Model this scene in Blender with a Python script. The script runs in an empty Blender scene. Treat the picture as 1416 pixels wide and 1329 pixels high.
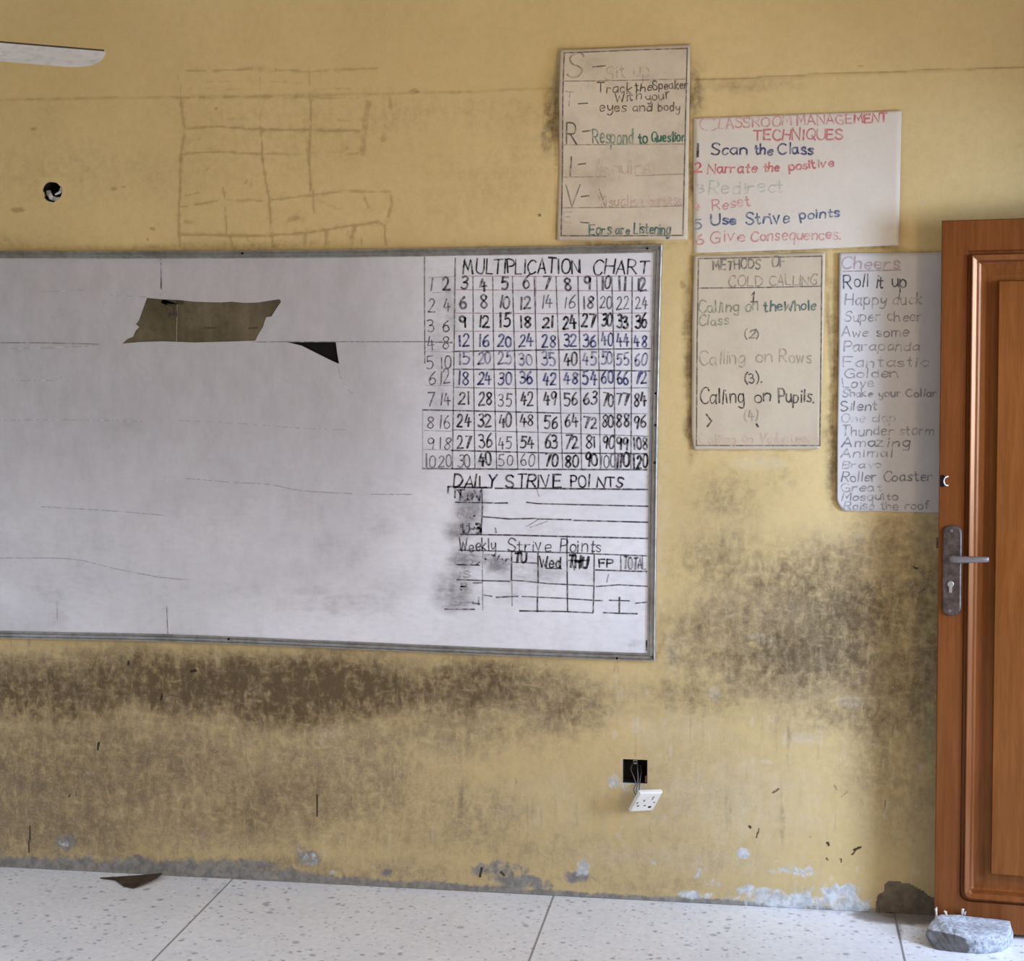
import bpy, bmesh, math, random
import numpy as np
from mathutils import Vector, Matrix
from mathutils.geometry import delaunay_2d_cdt

sc = bpy.context.scene
COL = sc.collection
random.seed(7)

# ------------------------------------------------------------------ camera
FPX, IW, IH = 2308.1, 1416, 1329
CAM = Vector((0.0, -4.85139, 1.67877))
RGT = Vector((0.9887356, 0.14966478, 0.00153713))
UPV = Vector((-0.01455055, 0.08589432, 0.996198))
FWD = Vector((-0.14896372, 0.98499879, -0.08710448))
cd = bpy.data.cameras.new('camera')
cam = bpy.data.objects.new('camera', cd)
COL.objects.link(cam)
cd.sensor_fit = 'HORIZONTAL'
cd.sensor_width = 36.0
cd.lens = FPX / IW * 36.0
cd.clip_start = 0.05
m3 = Matrix((RGT, UPV, -FWD)).transposed()
cam.matrix_world = Matrix.Translation(CAM) @ m3.to_4x4()
sc.camera = cam

# ------------------------------------------------------------------ exposure, sky and daylight
vs = sc.view_settings
vs.view_transform = 'Standard'
vs.look = 'None'
vs.gamma = 1.0
vs.use_curve_mapping = False
vs.exposure = -0.07

w = bpy.data.worlds.new('sky')
sc.world = w
w.use_nodes = True
w.node_tree.nodes['Background'].inputs[0].default_value = (0.70, 0.84, 1.0, 1)
w.node_tree.nodes['Background'].inputs[1].default_value = 0.4

XR = 1.42        # right wall of the room, with the doorway and two windows
XL = -5.2        # left wall
YB = -8.2        # back wall
ZC = 3.15        # ceiling


def daylight(name, loc, rot, sx, sy, power, col):
    l = bpy.data.lights.new(name, 'AREA')
    l.shape = 'RECTANGLE'
    l.size, l.size_y = sx, sy
    l.energy = power
    l.color = col
    o = bpy.data.objects.new(name, l)
    COL.objects.link(o)
    o.location = loc
    o.rotation_euler = rot
    return o


# daylight enters by the open doorway and the windows
R = math.radians
# bright sky beyond the verandah, shining in low through the open doorway on the right
SKY = (0.62, 0.80, 1.0)
GROUND = (1.0, 0.90, 0.78)


def aim(o, at):
    o.rotation_euler = (o.location - Vector(at)).to_track_quat('Z', 'Y').to_euler()


aim(daylight('outdoor_daylight_through_doorway', (4.0, -2.55, 1.75), (0, 0, 0), 1.1, 1.7, 262, (0.54, 0.69, 1.0)), (0.2, 0.0, 1.0))
daylight('doorway_daylight', (XR + 0.16, -0.80, 1.03), (0, R(70), 0), 2.0, 0.86, 23, (0.46, 0.66, 1.0))
# at the windows: sky light falling in steeply; the left lamp is added fill
for nm, sx, yy, wd, ps, pg, csky in (('right_window', 1, -2.85, 1.5, 200, 92, (0.86, 0.80, 0.95)), ('left_window_fill', -1, -2.6, 1.7, 540, 0, (0.52, 0.70, 1.0))):
    xw = XR if sx > 0 else XL
    aim(daylight(nm + '_sky_light', (xw + sx * 1.1, yy, 2.75), (0, 0, 0), wd + 0.6, 1.5, ps, csky), (xw - sx * 1.0, yy, 0.6))
    if pg:
        aim(daylight(nm + '_warm_fill', (xw + sx * 0.35, yy, 1.35), (0, 0, 0), wd, 0.9, pg, (0.92, 0.72, 0.52)), (xw - sx * 1.0, yy, 2.0))  # warm upward lamp, added to tint the upper wall


# ------------------------------------------------------------------ survey helpers: photograph points -> places in the room
def ray(px, py):
    return (RGT * ((px - IW / 2) / FPX) - UPV * ((py - IH / 2) / FPX) + FWD)


def wall_pt(px, py, y=0.0):
    d = ray(px, py)
    return CAM + d * ((y - CAM.y) / d.y)


def floor_pt(px, py, z=0.0):
    d = ray(px, py)
    return CAM + d * ((z - CAM.z) / d.z)


def plane_pt(px, py, org, nrm):
    d = ray(px, py)
    return CAM + d * ((org - CAM).dot(nrm) / d.dot(nrm))


PXM = 475.0      # photograph pixels per metre on the front wall


# ------------------------------------------------------------------ scene-tree helpers
def tag(o, label=None, cat=None, group=None, kind=None):
    if label: o['label'] = label
    if cat: o['category'] = cat
    if group: o['group'] = group
    if kind: o['kind'] = kind
    return o


def empty(name, loc=(0, 0, 0)):
    o = bpy.data.objects.new(name, None)
    COL.objects.link(o)
    o.location = loc
    o.empty_display_size = 0.05
    return o


def link(name, me, mat=None, parent=None, smooth=False):
    o = bpy.data.objects.new(name, me)
    COL.objects.link(o)
    if mat: me.materials.append(mat)
    if smooth:
        me.polygons.foreach_set('use_smooth', [True] * len(me.polygons))
    if parent:
        o.parent = parent
        o.matrix_parent_inverse = Matrix.Translation(-Vector(parent.location))
    return o


def pymesh(name, verts, faces, mat=None, parent=None, smooth=False):
    me = bpy.data.meshes.new(name)
    me.from_pydata([tuple(v) for v in verts], [], faces)
    me.update()
    return link(name, me, mat, parent, smooth)


def bmobj(name, bm, mat=None, parent=None, smooth=False):
    bmesh.ops.recalc_face_normals(bm, faces=bm.faces)
    me = bpy.data.meshes.new(name)
    bm.to_mesh(me)
    bm.free()
    return link(name, me, mat, parent, smooth)


def add_box(bm, lo, hi, mat=None):
    lo, hi = Vector(lo), Vector(hi)
    vs_ = [bm.verts.new((x, y, z)) for x in (lo.x, hi.x) for y in (lo.y, hi.y) for z in (lo.z, hi.z)]
    for f in ((0, 1, 3, 2), (4, 6, 7, 5), (0, 4, 5, 1), (2, 3, 7, 6), (0, 2, 6, 4), (1, 5, 7, 3)):
        bm.faces.new([vs_[i] for i in f])
    return vs_


def add_tube(bm, pts, rad, seg=8, caps=True):
    pts = [Vector(p) for p in pts]
    rings = []
    for i, p in enumerate(pts):
        t = (pts[min(i + 1, len(pts) - 1)] - pts[max(i - 1, 0)]).normalized()
        a = t.cross(Vector((0.31, 0.17, 0.93))).normalized()
        b = t.cross(a)
        r = rad[i] if isinstance(rad, (list, tuple)) else rad
        rings.append([bm.verts.new(p + a * (r * math.cos(2 * math.pi * k / seg)) + b * (r * math.sin(2 * math.pi * k / seg))) for k in range(seg)])
    for A, B in zip(rings, rings[1:]):
        for k in range(seg):
            bm.faces.new((A[k], A[(k + 1) % seg], B[(k + 1) % seg], B[k]))
    if caps:
        bm.faces.new(rings[0][::-1])
        bm.faces.new(rings[-1])


def catmull(P, n=6):
    if len(P) < 3:
        return P
    closed = P[0] == P[-1]
    Q = ([P[-2]] + P + [P[1]]) if closed else ([P[0]] + P + [P[-1]])
    out = []
    for i in range(1, len(Q) - 2):
        a, b, c, d = (np.array(q, float) for q in Q[i - 1:i + 3])
        for k in range(n):
            t = k / n
            out.append(tuple(0.5 * ((2 * b) + (c - a) * t + (2 * a - 5 * b + 4 * c - d) * t * t + (3 * b - a - 3 * c + d) * t ** 3)))
    out.append(tuple(P[-1]))
    return out


# ------------------------------------------------------------------ noise on arrays (stains, creases)
def _hash(ix, iy, seed):
    h = (ix.astype(np.int64) * 374761393 + iy.astype(np.int64) * 668265263 + seed * 2246822519) & 0xffffffff
    h = ((h ^ (h >> 13)) * 1274126177) & 0xffffffff
    return ((h ^ (h >> 16)) & 0xffff) / 65535.0


def vnoise(x, y, seed=0):
    ix, iy = np.floor(x), np.floor(y)
    fx, fy = x - ix, y - iy
    fx = fx * fx * (3 - 2 * fx)
    fy = fy * fy * (3 - 2 * fy)
    a, b = _hash(ix, iy, seed), _hash(ix + 1, iy, seed)
    c, d = _hash(ix, iy + 1, seed), _hash(ix + 1, iy + 1, seed)
    return (a * (1 - fx) + b * fx) * (1 - fy) + (c * (1 - fx) + d * fx) * fy


def fbm(x, y, octv=4, seed=0):
    s, a, t = 0, 0.5, 0
    for o in range(octv):
        s = s + a * vnoise(x * 2 ** o + 17.3 * o, y * 2 ** o - 9.1 * o, seed + o)
        t += a
        a *= 0.55
    return s / t


def sstep(a, b, x):
    t = np.clip((x - a) / (b - a), 0, 1)
    return t * t * (3 - 2 * t)


class Stain:
    """Masks of dirt and wear over points (x, z) of an upright surface, in metres."""

    def __init__(s, X, Z):
        s.X, s.Z = X, Z
        s.wx = X + 0.05 * (fbm(X * 9, Z * 9, 4, 11) - 0.5)
        s.wz = Z + 0.05 * (fbm(X * 9, Z * 9, 4, 51) - 0.5)

    def blob(s, m, px, py, rx, ry, k, soft=0.6, warp=1.0):
        c = wall_pt(px, py)
        X = s.X + (s.wx - s.X) * warp
        Z = s.Z + (s.wz - s.Z) * warp
        d = np.sqrt(((X - c.x) / (rx / PXM)) ** 2 + ((Z - c.z) / (ry / PXM)) ** 2)
        np.maximum(m, k * (1 - sstep(1 - soft, 1 + soft * 0.3, d)), out=m)

    def line(s, m, pts, wpx, k, warp=0.12, brk=0.0, seed=0):
        X = s.X + (s.wx - s.X) * warp
        Z = s.Z + (s.wz - s.Z) * warp
        P = [wall_pt(*p) for p in pts]
        best = np.full(X.shape, 9.0)
        for a, b in zip(P, P[1:]):
            dx, dz = b.x - a.x, b.z - a.z
            L = dx * dx + dz * dz + 1e-12
            t = np.clip(((X - a.x) * dx + (Z - a.z) * dz) / L, 0, 1)
            best = np.minimum(best, np.hypot(X - a.x - t * dx, Z - a.z - t * dz))
        v = k * (1 - sstep(0.3, 1.0, best / (wpx / PXM / 2)))
        if brk:
            v = v * sstep(brk - 0.2, brk + 0.2, fbm(s.X * 28, s.Z * 28, 3, 77 + seed))
        np.maximum(m, v, out=m)


def set_attr(me, name, arr):
    a = me.attributes.new(name, 'FLOAT', 'POINT')
    a.data.foreach_set('value', np.ascontiguousarray(arr, dtype=np.float32))


# ------------------------------------------------------------------ material helpers
def srgb(r, g, b):
    f = lambda c: (c / 255 / 12.92) if c / 255 <= 0.04045 else ((c / 255 + 0.055) / 1.055) ** 2.4
    return (f(r), f(g), f(b), 1)


class NT:
    def __init__(s, name, rough=0.6, spec=0.3, metal=0.0):
        s.m = bpy.data.materials.new(name)
        s.m.use_nodes = True
        s.t = s.m.node_tree
        s.b = s.t.nodes['Principled BSDF']
        s.b.inputs['Roughness'].default_value = rough
        s.b.inputs['Specular IOR Level'].default_value = spec
        s.b.inputs['Metallic'].default_value = metal
        s.co = s.n('ShaderNodeTexCoord').outputs['Object']

    def n(s, typ, **kw):
        nd = s.t.nodes.new(typ)
        for k, v in kw.items():
            setattr(nd, k, v)
        return nd

    def put(s, sock, v):
        if isinstance(v, bpy.types.NodeSocket):
            s.t.links.new(v, sock)
        else:
            sock.default_value = v

    def scale(s, x, y, z, loc=(0, 0, 0)):
        nd = s.n('ShaderNodeMapping')
        s.t.links.new(s.co, nd.inputs[0])
        nd.inputs['Scale'].default_value = (x, y, z)
        nd.inputs['Location'].default_value = loc
        return nd.outputs[0]

    def noise(s, scale, detail=4, rough=0.55, vec=None, dist=0.0):
        nd = s.n('ShaderNodeTexNoise')
        s.t.links.new(vec or s.co, nd.inputs['Vector'])
        nd.inputs['Scale'].default_value = scale
        nd.inputs['Detail'].default_value = detail
        nd.inputs['Roughness'].default_value = rough
        nd.inputs['Distortion'].default_value = dist
        return nd.outputs[0]

    def voro(s, scale, feature='F1', vec=None, rnd=1.0):
        nd = s.n('ShaderNodeTexVoronoi', feature=feature)
        s.t.links.new(vec or s.co, nd.inputs['Vector'])
        nd.inputs['Scale'].default_value = scale
        nd.inputs['Randomness'].default_value = rnd
        return nd.outputs

    def math(s, op, a, b=0.0, clamp=False):
        nd = s.n('ShaderNodeMath', operation=op)
        nd.use_clamp = clamp
        s.put(nd.inputs[0], a)
        s.put(nd.inputs[1], b)
        return nd.outputs[0]

    def ramp(s, v, a, b, lo=0.0, hi=1.0):
        nd = s.n('ShaderNodeMapRange', interpolation_type='SMOOTHSTEP')
        s.put(nd.inputs[0], v)
        for i, q in enumerate((a, b, lo, hi)):
            nd.inputs[i + 1].default_value = q
        return nd.outputs[0]

    def mix(s, f, a, b, mode='MIX'):
        nd = s.n('ShaderNodeMix', data_type='RGBA', blend_type=mode)
        s.put(nd.inputs[0], f)
        s.put(nd.inputs[6], a)
        s.put(nd.inputs[7], b)
        return nd.outputs[2]

    def attr(s, name):
        return s.n('ShaderNodeAttribute', attribute_name=name).outputs['Fac']

    def color(s, c):
        s.put(s.b.inputs['Base Color'], c)

    def bump(s, h, strength=0.3, dist=0.002):
        nd = s.n('ShaderNodeBump')
        nd.inputs['Strength'].default_value = strength
        nd.inputs['Distance'].default_value = dist
        s.put(nd.inputs['Height'], h)
        s.t.links.new(nd.outputs[0], s.b.inputs['Normal'])


def mat_plain(name, c, rough=0.6, spec=0.3, metal=0.0, var=0.12, scale=30, bump=0.0):
    k = NT(name, rough, spec, metal)
    dark = tuple(v * (1 - 2 * var) for v in c[:3]) + (1,)
    lite = tuple(min(1, v * (1 + var)) for v in c[:3]) + (1,)
    nz = k.noise(scale, 5)
    k.color(k.mix(k.ramp(nz, 0.3, 0.7), dark, lite))
    if bump:
        k.bump(nz, bump, 0.003)
    return k.m


# ---- painted plaster of the front wall: ochre paint plus the dirt and shade, glue, cement and plaster masks
def mat_front_wall():
    k = NT('ochre_painted_plaster', 0.75, 0.18)
    n1 = k.noise(2.2, 5)
    n2 = k.noise(38, 5, 0.65)
    n3 = k.noise(160, 3, 0.7)
    nst = k.noise(16, 5, 0.65, vec=k.scale(2.0, 2.0, 0.9), dist=0.5)
    c = k.mix(k.ramp(n1, 0.3, 0.7), (0.60, 0.455, 0.205, 1), (0.67, 0.515, 0.245, 1))
    c = k.mix(k.ramp(n2, 0.35, 0.7, 0, 0.16), c, (0.40, 0.28, 0.12, 1))
    c = k.mix(k.ramp(n3, 0.35, 0.7, 0, 0.15), c, (0.72, 0.58, 0.32, 1))
    # pale worn paint
    pale = k.attr('pale')
    c = k.mix(k.math('MULTIPLY', k.ramp(k.math('ADD', pale, k.math('MULTIPLY', k.math('SUBTRACT', nst, 0.5), 0.9)), 0.2, 0.9), 0.75), c, (0.68, 0.585, 0.405, 1))
    # glue and tape ghosts
    gl = k.attr('glue')
    c = k.mix(k.math('MULTIPLY', k.ramp(k.math('ADD', gl, k.math('MULTIPLY', k.math('SUBTRACT', n2, 0.5), 0.9)), 0.10, 1.05), 0.58), c, (0.30, 0.195, 0.070, 1))
    # ground-in grey-brown dust, blotchy and scuffed through to the paint
    sh = k.noise(30, 7, 0.7, vec=k.scale(0.7, 1, 1.7), dist=0.35)
    sv = k.noise(30, 7, 0.7, vec=k.scale(1.9, 1, 0.6), dist=0.35)
    scuff = k.ramp(k.math('MAXIMUM', sh, sv), 0.47, 0.72, 1.12, 0.62)
    du = k.math('MULTIPLY', k.attr('dust'), scuff)
    nb = k.noise(24, 8, 0.72, vec=k.scale(1.3, 1.3, 1.0), dist=0.6)
    c = k.mix(k.math('MULTIPLY', k.attr('dust'), 0.62), c, (0.430, 0.345, 0.225, 1))
    dd = k.math('ADD', du, k.math('MULTIPLY', k.math('SUBTRACT', nb, 0.5), k.math('MULTIPLY', du, 2.6)))
    dd = k.math('ADD', dd, k.math('MULTIPLY', k.math('SUBTRACT', n3, 0.5), k.math('MULTIPLY', du, 1.5)))
    c = k.mix(k.ramp(dd, 0.0, 1.0, 0, 0.92), c, (0.250, 0.192, 0.120, 1))
    # dirt, plus shade painted beside the cream sheet and the door
    g = k.math('MULTIPLY', k.attr('grime_shade'), scuff)
    gg = k.math('ADD', g, k.math('MULTIPLY', k.math('SUBTRACT', nst, 0.5), k.math('MULTIPLY', g, 1.7)))
    gg = k.math('ADD', gg, k.math('MULTIPLY', k.math('SUBTRACT', n2, 0.5), k.math('MULTIPLY', g, 1.9)))
    c = k.mix(k.ramp(gg, 0.0, 1.05, 0, 0.95), c, (0.112, 0.078, 0.038, 1))
    # bare cement render along the foot of the wall
    ce = k.attr('cement')
    cm = k.mix(k.ramp(n2, 0.3, 0.7), (0.155, 0.155, 0.155, 1), (0.29, 0.285, 0.27, 1))
    c = k.mix(k.ramp(k.math('ADD', ce, k.math('MULTIPLY', k.math('SUBTRACT', nb, 0.5), 2.0)), 0.25, 0.75, 0, 0.92), c, cm)
    # brown earth-coloured repair
    br = k.attr('repair')
    c = k.mix(k.ramp(br, 0.45, 0.55), c, k.mix(k.ramp(n2, 0.3, 0.7), (0.15, 0.115, 0.08, 1), (0.24, 0.19, 0.135, 1)))
    # flaked white plaster
    pl = k.attr('plaster')
    pm = k.mix(k.ramp(n2, 0.35, 0.65), (0.40, 0.43, 0.45, 1), (0.66, 0.69, 0.70, 1))
    c = k.mix(k.ramp(k.math('ADD', pl, k.math('MULTIPLY', k.math('SUBTRACT', nb, 0.5), 2.6)), 0.34, 0.78, 0, 0.92), c, pm)
    mk = k.attr('mark')
    c = k.mix(k.ramp(mk, 0.25, 0.7, 0, 0.95), c, (0.03, 0.022, 0.016, 1))
    k.color(c)
    h = k.math('ADD', k.math('MULTIPLY', n2, 0.6), k.math('MULTIPLY', n3, 0.3))
    h = k.math('SUBTRACT', h, k.math('MULTIPLY', pl, 0.8))
    k.bump(h, 0.25, 0.003)
    return k.m


def mat_other_wall():
    k = NT('ochre_side_wall_paint', 0.75, 0.18)
    n1 = k.noise(2.2, 5)
    k.color(k.mix(k.ramp(n1, 0.3, 0.7), (0.60, 0.46, 0.23, 1), (0.66, 0.52, 0.27, 1)))
    return k.m


def mat_floor():
    k = NT('terrazzo', 0.38, 0.4)
    n1 = k.noise(3.0, 5)
    n2 = k.noise(45, 4)
    wob = k.n('ShaderNodeMix', data_type='RGBA', blend_type='ADD')
    wob.inputs[0].default_value = 0.012
    k.put(wob.inputs[6], k.co)
    nn = k.n('ShaderNodeTexNoise')
    k.put(nn.inputs['Vector'], k.co)
    nn.inputs['Scale'].default_value = 60
    k.put(wob.inputs[7], nn.outputs[1])
    v = wob.outputs[2]
    base = k.mix(k.ramp(n1, 0.3, 0.7), (0.82, 0.845, 0.875, 1), (0.90, 0.915, 0.935, 1))
    base = k.mix(k.ramp(n2, 0.35, 0.75, 0, 0.3), base, (0.58, 0.58, 0.60, 1))
    for sc_, sel, cut, colr in ((40, 0.86, 0.40, (0.30, 0.30, 0.35, 1)), (28, 0.90, 0.40, (0.38, 0.38, 0.43, 1)), (70, 0.82, 0.45, (0.44, 0.44, 0.48, 1)), (46, 0.70, 0.45, (0.92, 0.93, 0.94, 1))):
        vec = k.scale(1, 1.25, 1, (sc_ * 0.37, sc_ * 0.11, 0))
        add = k.n('ShaderNodeVectorMath', operation='ADD')
        k.put(add.inputs[0], v)
        add.inputs[1].default_value = (sc_ * 0.37, sc_ * 0.11, 0.003)
        vo = k.voro(sc_, vec=add.outputs[0])
        sep = k.n('ShaderNodeSeparateColor')
        k.put(sep.inputs[0], vo['Color'])
        pick = k.math('GREATER_THAN', sep.outputs[0], sel)
        core = k.ramp(vo['Distance'], cut * 0.35, cut, 1, 0)
        base = k.mix(k.math('MULTIPLY', k.math('MULTIPLY', pick, core), 0.78), base, colr)
    # metre-wide bays parted by dark strips
    sx = k.n('ShaderNodeSeparateXYZ')
    k.put(sx.inputs[0], k.co)
    def strip(sock, off):
        u = k.math('ADD', sock, off)
        u = k.math('FRACT', u)
        u = k.math('ABSOLUTE', k.math('SUBTRACT', u, 0.5))
        u = k.math('ADD', u, k.math('MULTIPLY', k.math('SUBTRACT', n2, 0.5), 0.003))
        return k.ramp(u, 0.0018, 0.0042, 1, 0)
    j = k.math('MAXIMUM', strip(sx.outputs[0], 10.105), strip(sx.outputs[1], 10.42))
    base = k.mix(k.math('MULTIPLY', j, 0.85), base, (0.17, 0.165, 0.17, 1))
    # dirt swept against the wall
    d = k.attr('dirt')
    base = k.mix(k.ramp(k.math('ADD', d, k.math('MULTIPLY', k.math('SUBTRACT', n2, 0.5), 0.6)), 0.2, 0.9, 0, 0.8), base, (0.16, 0.125, 0.095, 1))
    k.color(base)
    k.put(k.b.inputs['Roughness'], k.ramp(n1, 0.2, 0.8, 0.32, 0.5))
    return k.m


def mat_board():
    k = NT('whiteboard_laminate', 0.42, 0.35)
    n1 = k.noise(5, 6, 0.6, vec=k.scale(0.6, 1, 1.4))
    n2 = k.noise(60, 4, 0.6, vec=k.scale(0.5, 1, 1.2))
    n3 = k.noise(14, 6, 0.7, vec=k.scale(1.3, 1, 0.7))
    c = k.mix(k.ramp(n1, 0.3, 0.72), (0.74, 0.745, 0.785, 1), (0.83, 0.835, 0.87, 1))
    c = k.mix(k.ramp(n2, 0.4, 0.75, 0, 0.22), c, (0.52, 0.50, 0.52, 1))
    c = k.mix(k.ramp(n3, 0.5, 0.8, 0, 0.25), c, (0.47, 0.46, 0.48, 1))
    s_ = k.attr('smudge')
    s2 = k.math('ADD', s_, k.math('MULTIPLY', k.math('SUBTRACT', n2, 0.5), k.math('MULTIPLY', s_, 1.2)))
    s2 = k.math('ADD', s2, k.math('MULTIPLY', k.math('SUBTRACT', n3, 0.5), k.math('MULTIPLY', s_, 1.6)))
    c = k.mix(k.ramp(s2, 0.0, 1.0, 0, 0.85), c, (0.20, 0.19, 0.20, 1))
    w_ = k.attr('warmth')
    c = k.mix(k.math('MULTIPLY', w_, 0.45), c, (0.60, 0.55, 0.47, 1))
    fl_ = k.attr('grey_tone')
    c = k.mix(k.math('MULTIPLY', fl_, k.ramp(n3, 0.25, 0.7, 0.8, 1.0)), c, (0.40, 0.385, 0.395, 1))
    k.color(c)
    return k.m


def mat_paper(name, c, stain=(0.50, 0.42, 0.30, 1), amt=0.35):
    k = NT(name, 0.85, 0.12)
    n1 = k.noise(9, 5, 0.6)
    n2 = k.noise(90, 4, 0.6)
    q = k.mix(k.ramp(n1, 0.4, 0.75, 0, amt), c, stain)
    q = k.mix(k.ramp(n2, 0.4, 0.75, 0, 0.12), q, tuple(v * 0.7 for v in c[:3]) + (1,))
    k.color(q)
    k.bump(n1, 0.4, 0.004)
    return k.m


INKS = {}


def ink(c, paper, fade):
    """felt-pen ink, worn back towards the sheet it is written on by `fade`"""
    key = (c, paper, round(fade, 2))
    if key not in INKS:
        k = NT('felt_pen_ink', 0.6, 0.25)
        n = k.noise(70, 3, 0.6)
        base = tuple(c[i] * (1 - fade) + paper[i] * fade for i in range(3)) + (1,)
        worn = tuple(c[i] * (1 - min(.97, fade + .38)) + paper[i] * min(.97, fade + .38) for i in range(3)) + (1,)
        k.color(k.mix(k.ramp(n, 0.42, 0.68), base, worn))
        INKS[key] = k.m
    return INKS[key]


# ------------------------------------------------------------------ the pen: a single-stroke alphabet
GL = {}
for row in """A=7|0 0 3.5 10 7 0|1.2 3.5 5.8 3.5
B=6.5|0 0 0 10|~0 10 4 9.8 5.5 8 4 5.6 0 5.3|~0 5.3 4.5 5.1 6.5 2.8 4.5 .2 0 0
C=7|~7 8.5 5.5 10 2.5 9.8 .3 6.5 .3 3.2 2.5 .2 5.5 0 7 1.5
D=7|0 0 0 10|~0 10 4 9.7 7 6.5 7 3.5 4 .3 0 0
E=6|6 10 0 10 0 0 6 0|0 5.2 5 5.2
F=6|6 10 0 10 0 0|0 5.2 5 5.2
G=7.5|~7 8.5 5.5 10 2.5 9.8 .3 6.5 .3 3.2 2.5 .2 5.5 0 7 1.5|7 0 7 4.5 4.2 4.5
H=7|0 0 0 10|7 0 7 10|0 5 7 5
I=1|.5 0 .5 10
K=6.5|0 0 0 10|6.5 10 0 4.5 6.5 0
L=5.5|0 10 0 0 5.5 0
M=8.5|0 0 1 10 4.2 3 7.5 10 8.5 0
N=7|0 0 0 10 7 0 7 10
O=8|~4 10 1.2 8.8 0 5 1.2 1.2 4 0 6.8 1.2 8 5 6.8 8.8 4 10
P=6|0 0 0 10|~0 10 4.5 9.8 6 7.5 4.5 5 0 4.6
Q=8|~4 10 1.2 8.8 0 5 1.2 1.2 4 0 6.8 1.2 8 5 6.8 8.8 4 10|5 3 8.5 -1
R=6.5|0 0 0 10|~0 10 4.5 9.8 6 7.5 4.5 5 0 4.8|2.5 4.8 6.5 0
S=6|~6 8.6 4.5 10 1.5 9.8 .3 7.8 1.5 5.9 4.5 4.6 6 2.6 4.5 .3 1.8 0 0 1.5
T=7|0 10 7 10|3.5 10 3.5 0
U=7|~0 10 0 3 1.5 .4 3.5 0 5.5 .4 7 3 7 10
V=7|0 10 3.5 0 7 10
W=9|0 10 2.3 0 4.5 7 6.7 0 9 10
Y=7|0 10 3.5 5 7 10|3.5 5 3.5 0
a=5.5|~5 5 3.5 6 1.2 5.2 .2 3 1.2 .5 3 .2 5 2.5|~5 6 4.9 2 5.6 0
b=5|0 10 0 0|~0 4 2 6 4.5 5 5 3 4.3 .7 2 0 0 1.5
c=4.5|~4.5 5 3 6 1 5.2 .1 3 1 .6 3 0 4.5 1
d=5.2|~5 4.5 3.2 6 1 5.2 .2 3 1 .6 3 .1 5 2|5 10 5 0
e=5|~.3 3.2 4.8 3.4 4.3 5.4 2.6 6 .9 5 .2 3 1 .6 2.8 0 4.8 1
f=4|~4 9.5 2.8 10 1.6 8.5 1.5 0|0 6 3.5 6
g=5.2|~5 4.5 3.2 6 1 5.2 .2 3 1 .6 3 .1 5 2|~5 6 5 -2 3.5 -4 .8 -3
h=5|0 10 0 0|~0 3.5 2 5.8 4.2 5.4 4.8 3.5 4.8 0
i=1|.5 6 .5 0|.4 8.6 .6 8
k=4.6|0 10 0 0|4.5 6 .2 2.6 4.6 0
l=1|.5 10 .5 0
m=7.5|0 6 0 0|~0 3.5 1.5 5.8 3.2 5.4 3.6 3.5 3.6 0|~3.6 3.5 5 5.8 6.8 5.4 7.3 3.5 7.3 0
n=5|0 6 0 0|~0 3.5 2 5.8 4.2 5.4 4.8 3.5 4.8 0
o=5|~2.5 6 .7 5.2 0 3 .7 .7 2.5 0 4.3 .7 5 3 4.3 5.2 2.5 6
p=5|0 6 0 -4|~0 4 2 6 4.5 5 5 3 4.3 .7 2 0 0 1.5
q=5.2|~5 4.5 3.2 6 1 5.2 .2 3 1 .6 3 .1 5 2|5 6 5 -4
r=3.8|0 6 0 0|~0 3.5 1.5 5.6 3.8 5.6
s=4.2|~4.2 5 3 6 1 5.8 .4 4.4 2 3.2 3.9 2.2 3.6 .5 2 0 0 .8
t=3.6|~1.6 9 1.6 1.5 2.4 0 3.6 .5|0 6 3.5 6
u=5|~0 6 0 2 1.2 .2 3 .2 4.8 2.5|4.8 6 4.9 0
v=4.6|0 6 2.3 0 4.6 6
w=6.6|0 6 1.6 0 3.3 5 5 0 6.6 6
y=4.8|~0 6 .2 3 1.5 1.6 3 2 4.6 4|~4.8 6 4.6 -1 3 -4 .6 -3
z=4.4|0 6 4.4 6 0 0 4.4 0
0=5.5|~2.7 10 .6 8.5 0 5 .6 1.5 2.7 0 4.9 1.5 5.5 5 4.9 8.5 2.7 10
1=1.5|.75 10 .75 0
2=5.5|~.3 8 1.5 9.8 3.8 9.8 5 7.8 4 5 0 0|0 0 5.8 .2
3=5.2|~.2 9 2.5 10 4.6 8.4 3.8 6 1.8 5.3|~1.8 5.3 4.4 4.8 5.2 2.5 3.8 .2 1.8 0 0 1
4=6|2.2 10 0 3.6 6 3.8|4 7 4 0
5=5.3|5.2 10 .8 10 .5 5.8|~.5 5.8 2.8 6.3 5 4.8 5 1.8 3 0 0 .6
6=5|~4 10 1.2 7 .2 3.4 1 .6 2.8 0 4.6 1 5 3 3.8 5 2 5.2 .4 3.6
7=5.4|0 10 5.4 10 2 0
8=5.2|~4.8 8.6 2.6 10 .6 8.6 1 6.8 4.2 4 5 2 2.8 0 .3 1.8 1.4 4.2 4.2 6.6 4.8 8.6
9=5|~4.8 8 3 10 .8 9.2 .2 7 1.6 5 3.6 5.6 4.8 8|4.8 8.5 4 0
(=2.5|~2.5 11 .4 8 .2 3 2.5 -1
)=2.5|~0 11 2.1 8 2.3 3 0 -1
-=4|0 4.5 4 4.5
.=1|.2 0 .9 .4""".split('\n'):
    ch, rest = row[0], row[2:]
    bits = rest.split('|')
    st = []
    for s_ in bits[1:]:
        sm = s_.startswith('~')
        v = [float(q) for q in s_.lstrip('~').split()]
        st.append((sm, list(zip(v[::2], v[1::2]))))
    GL[ch] = (float(bits[0]), st)


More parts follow.
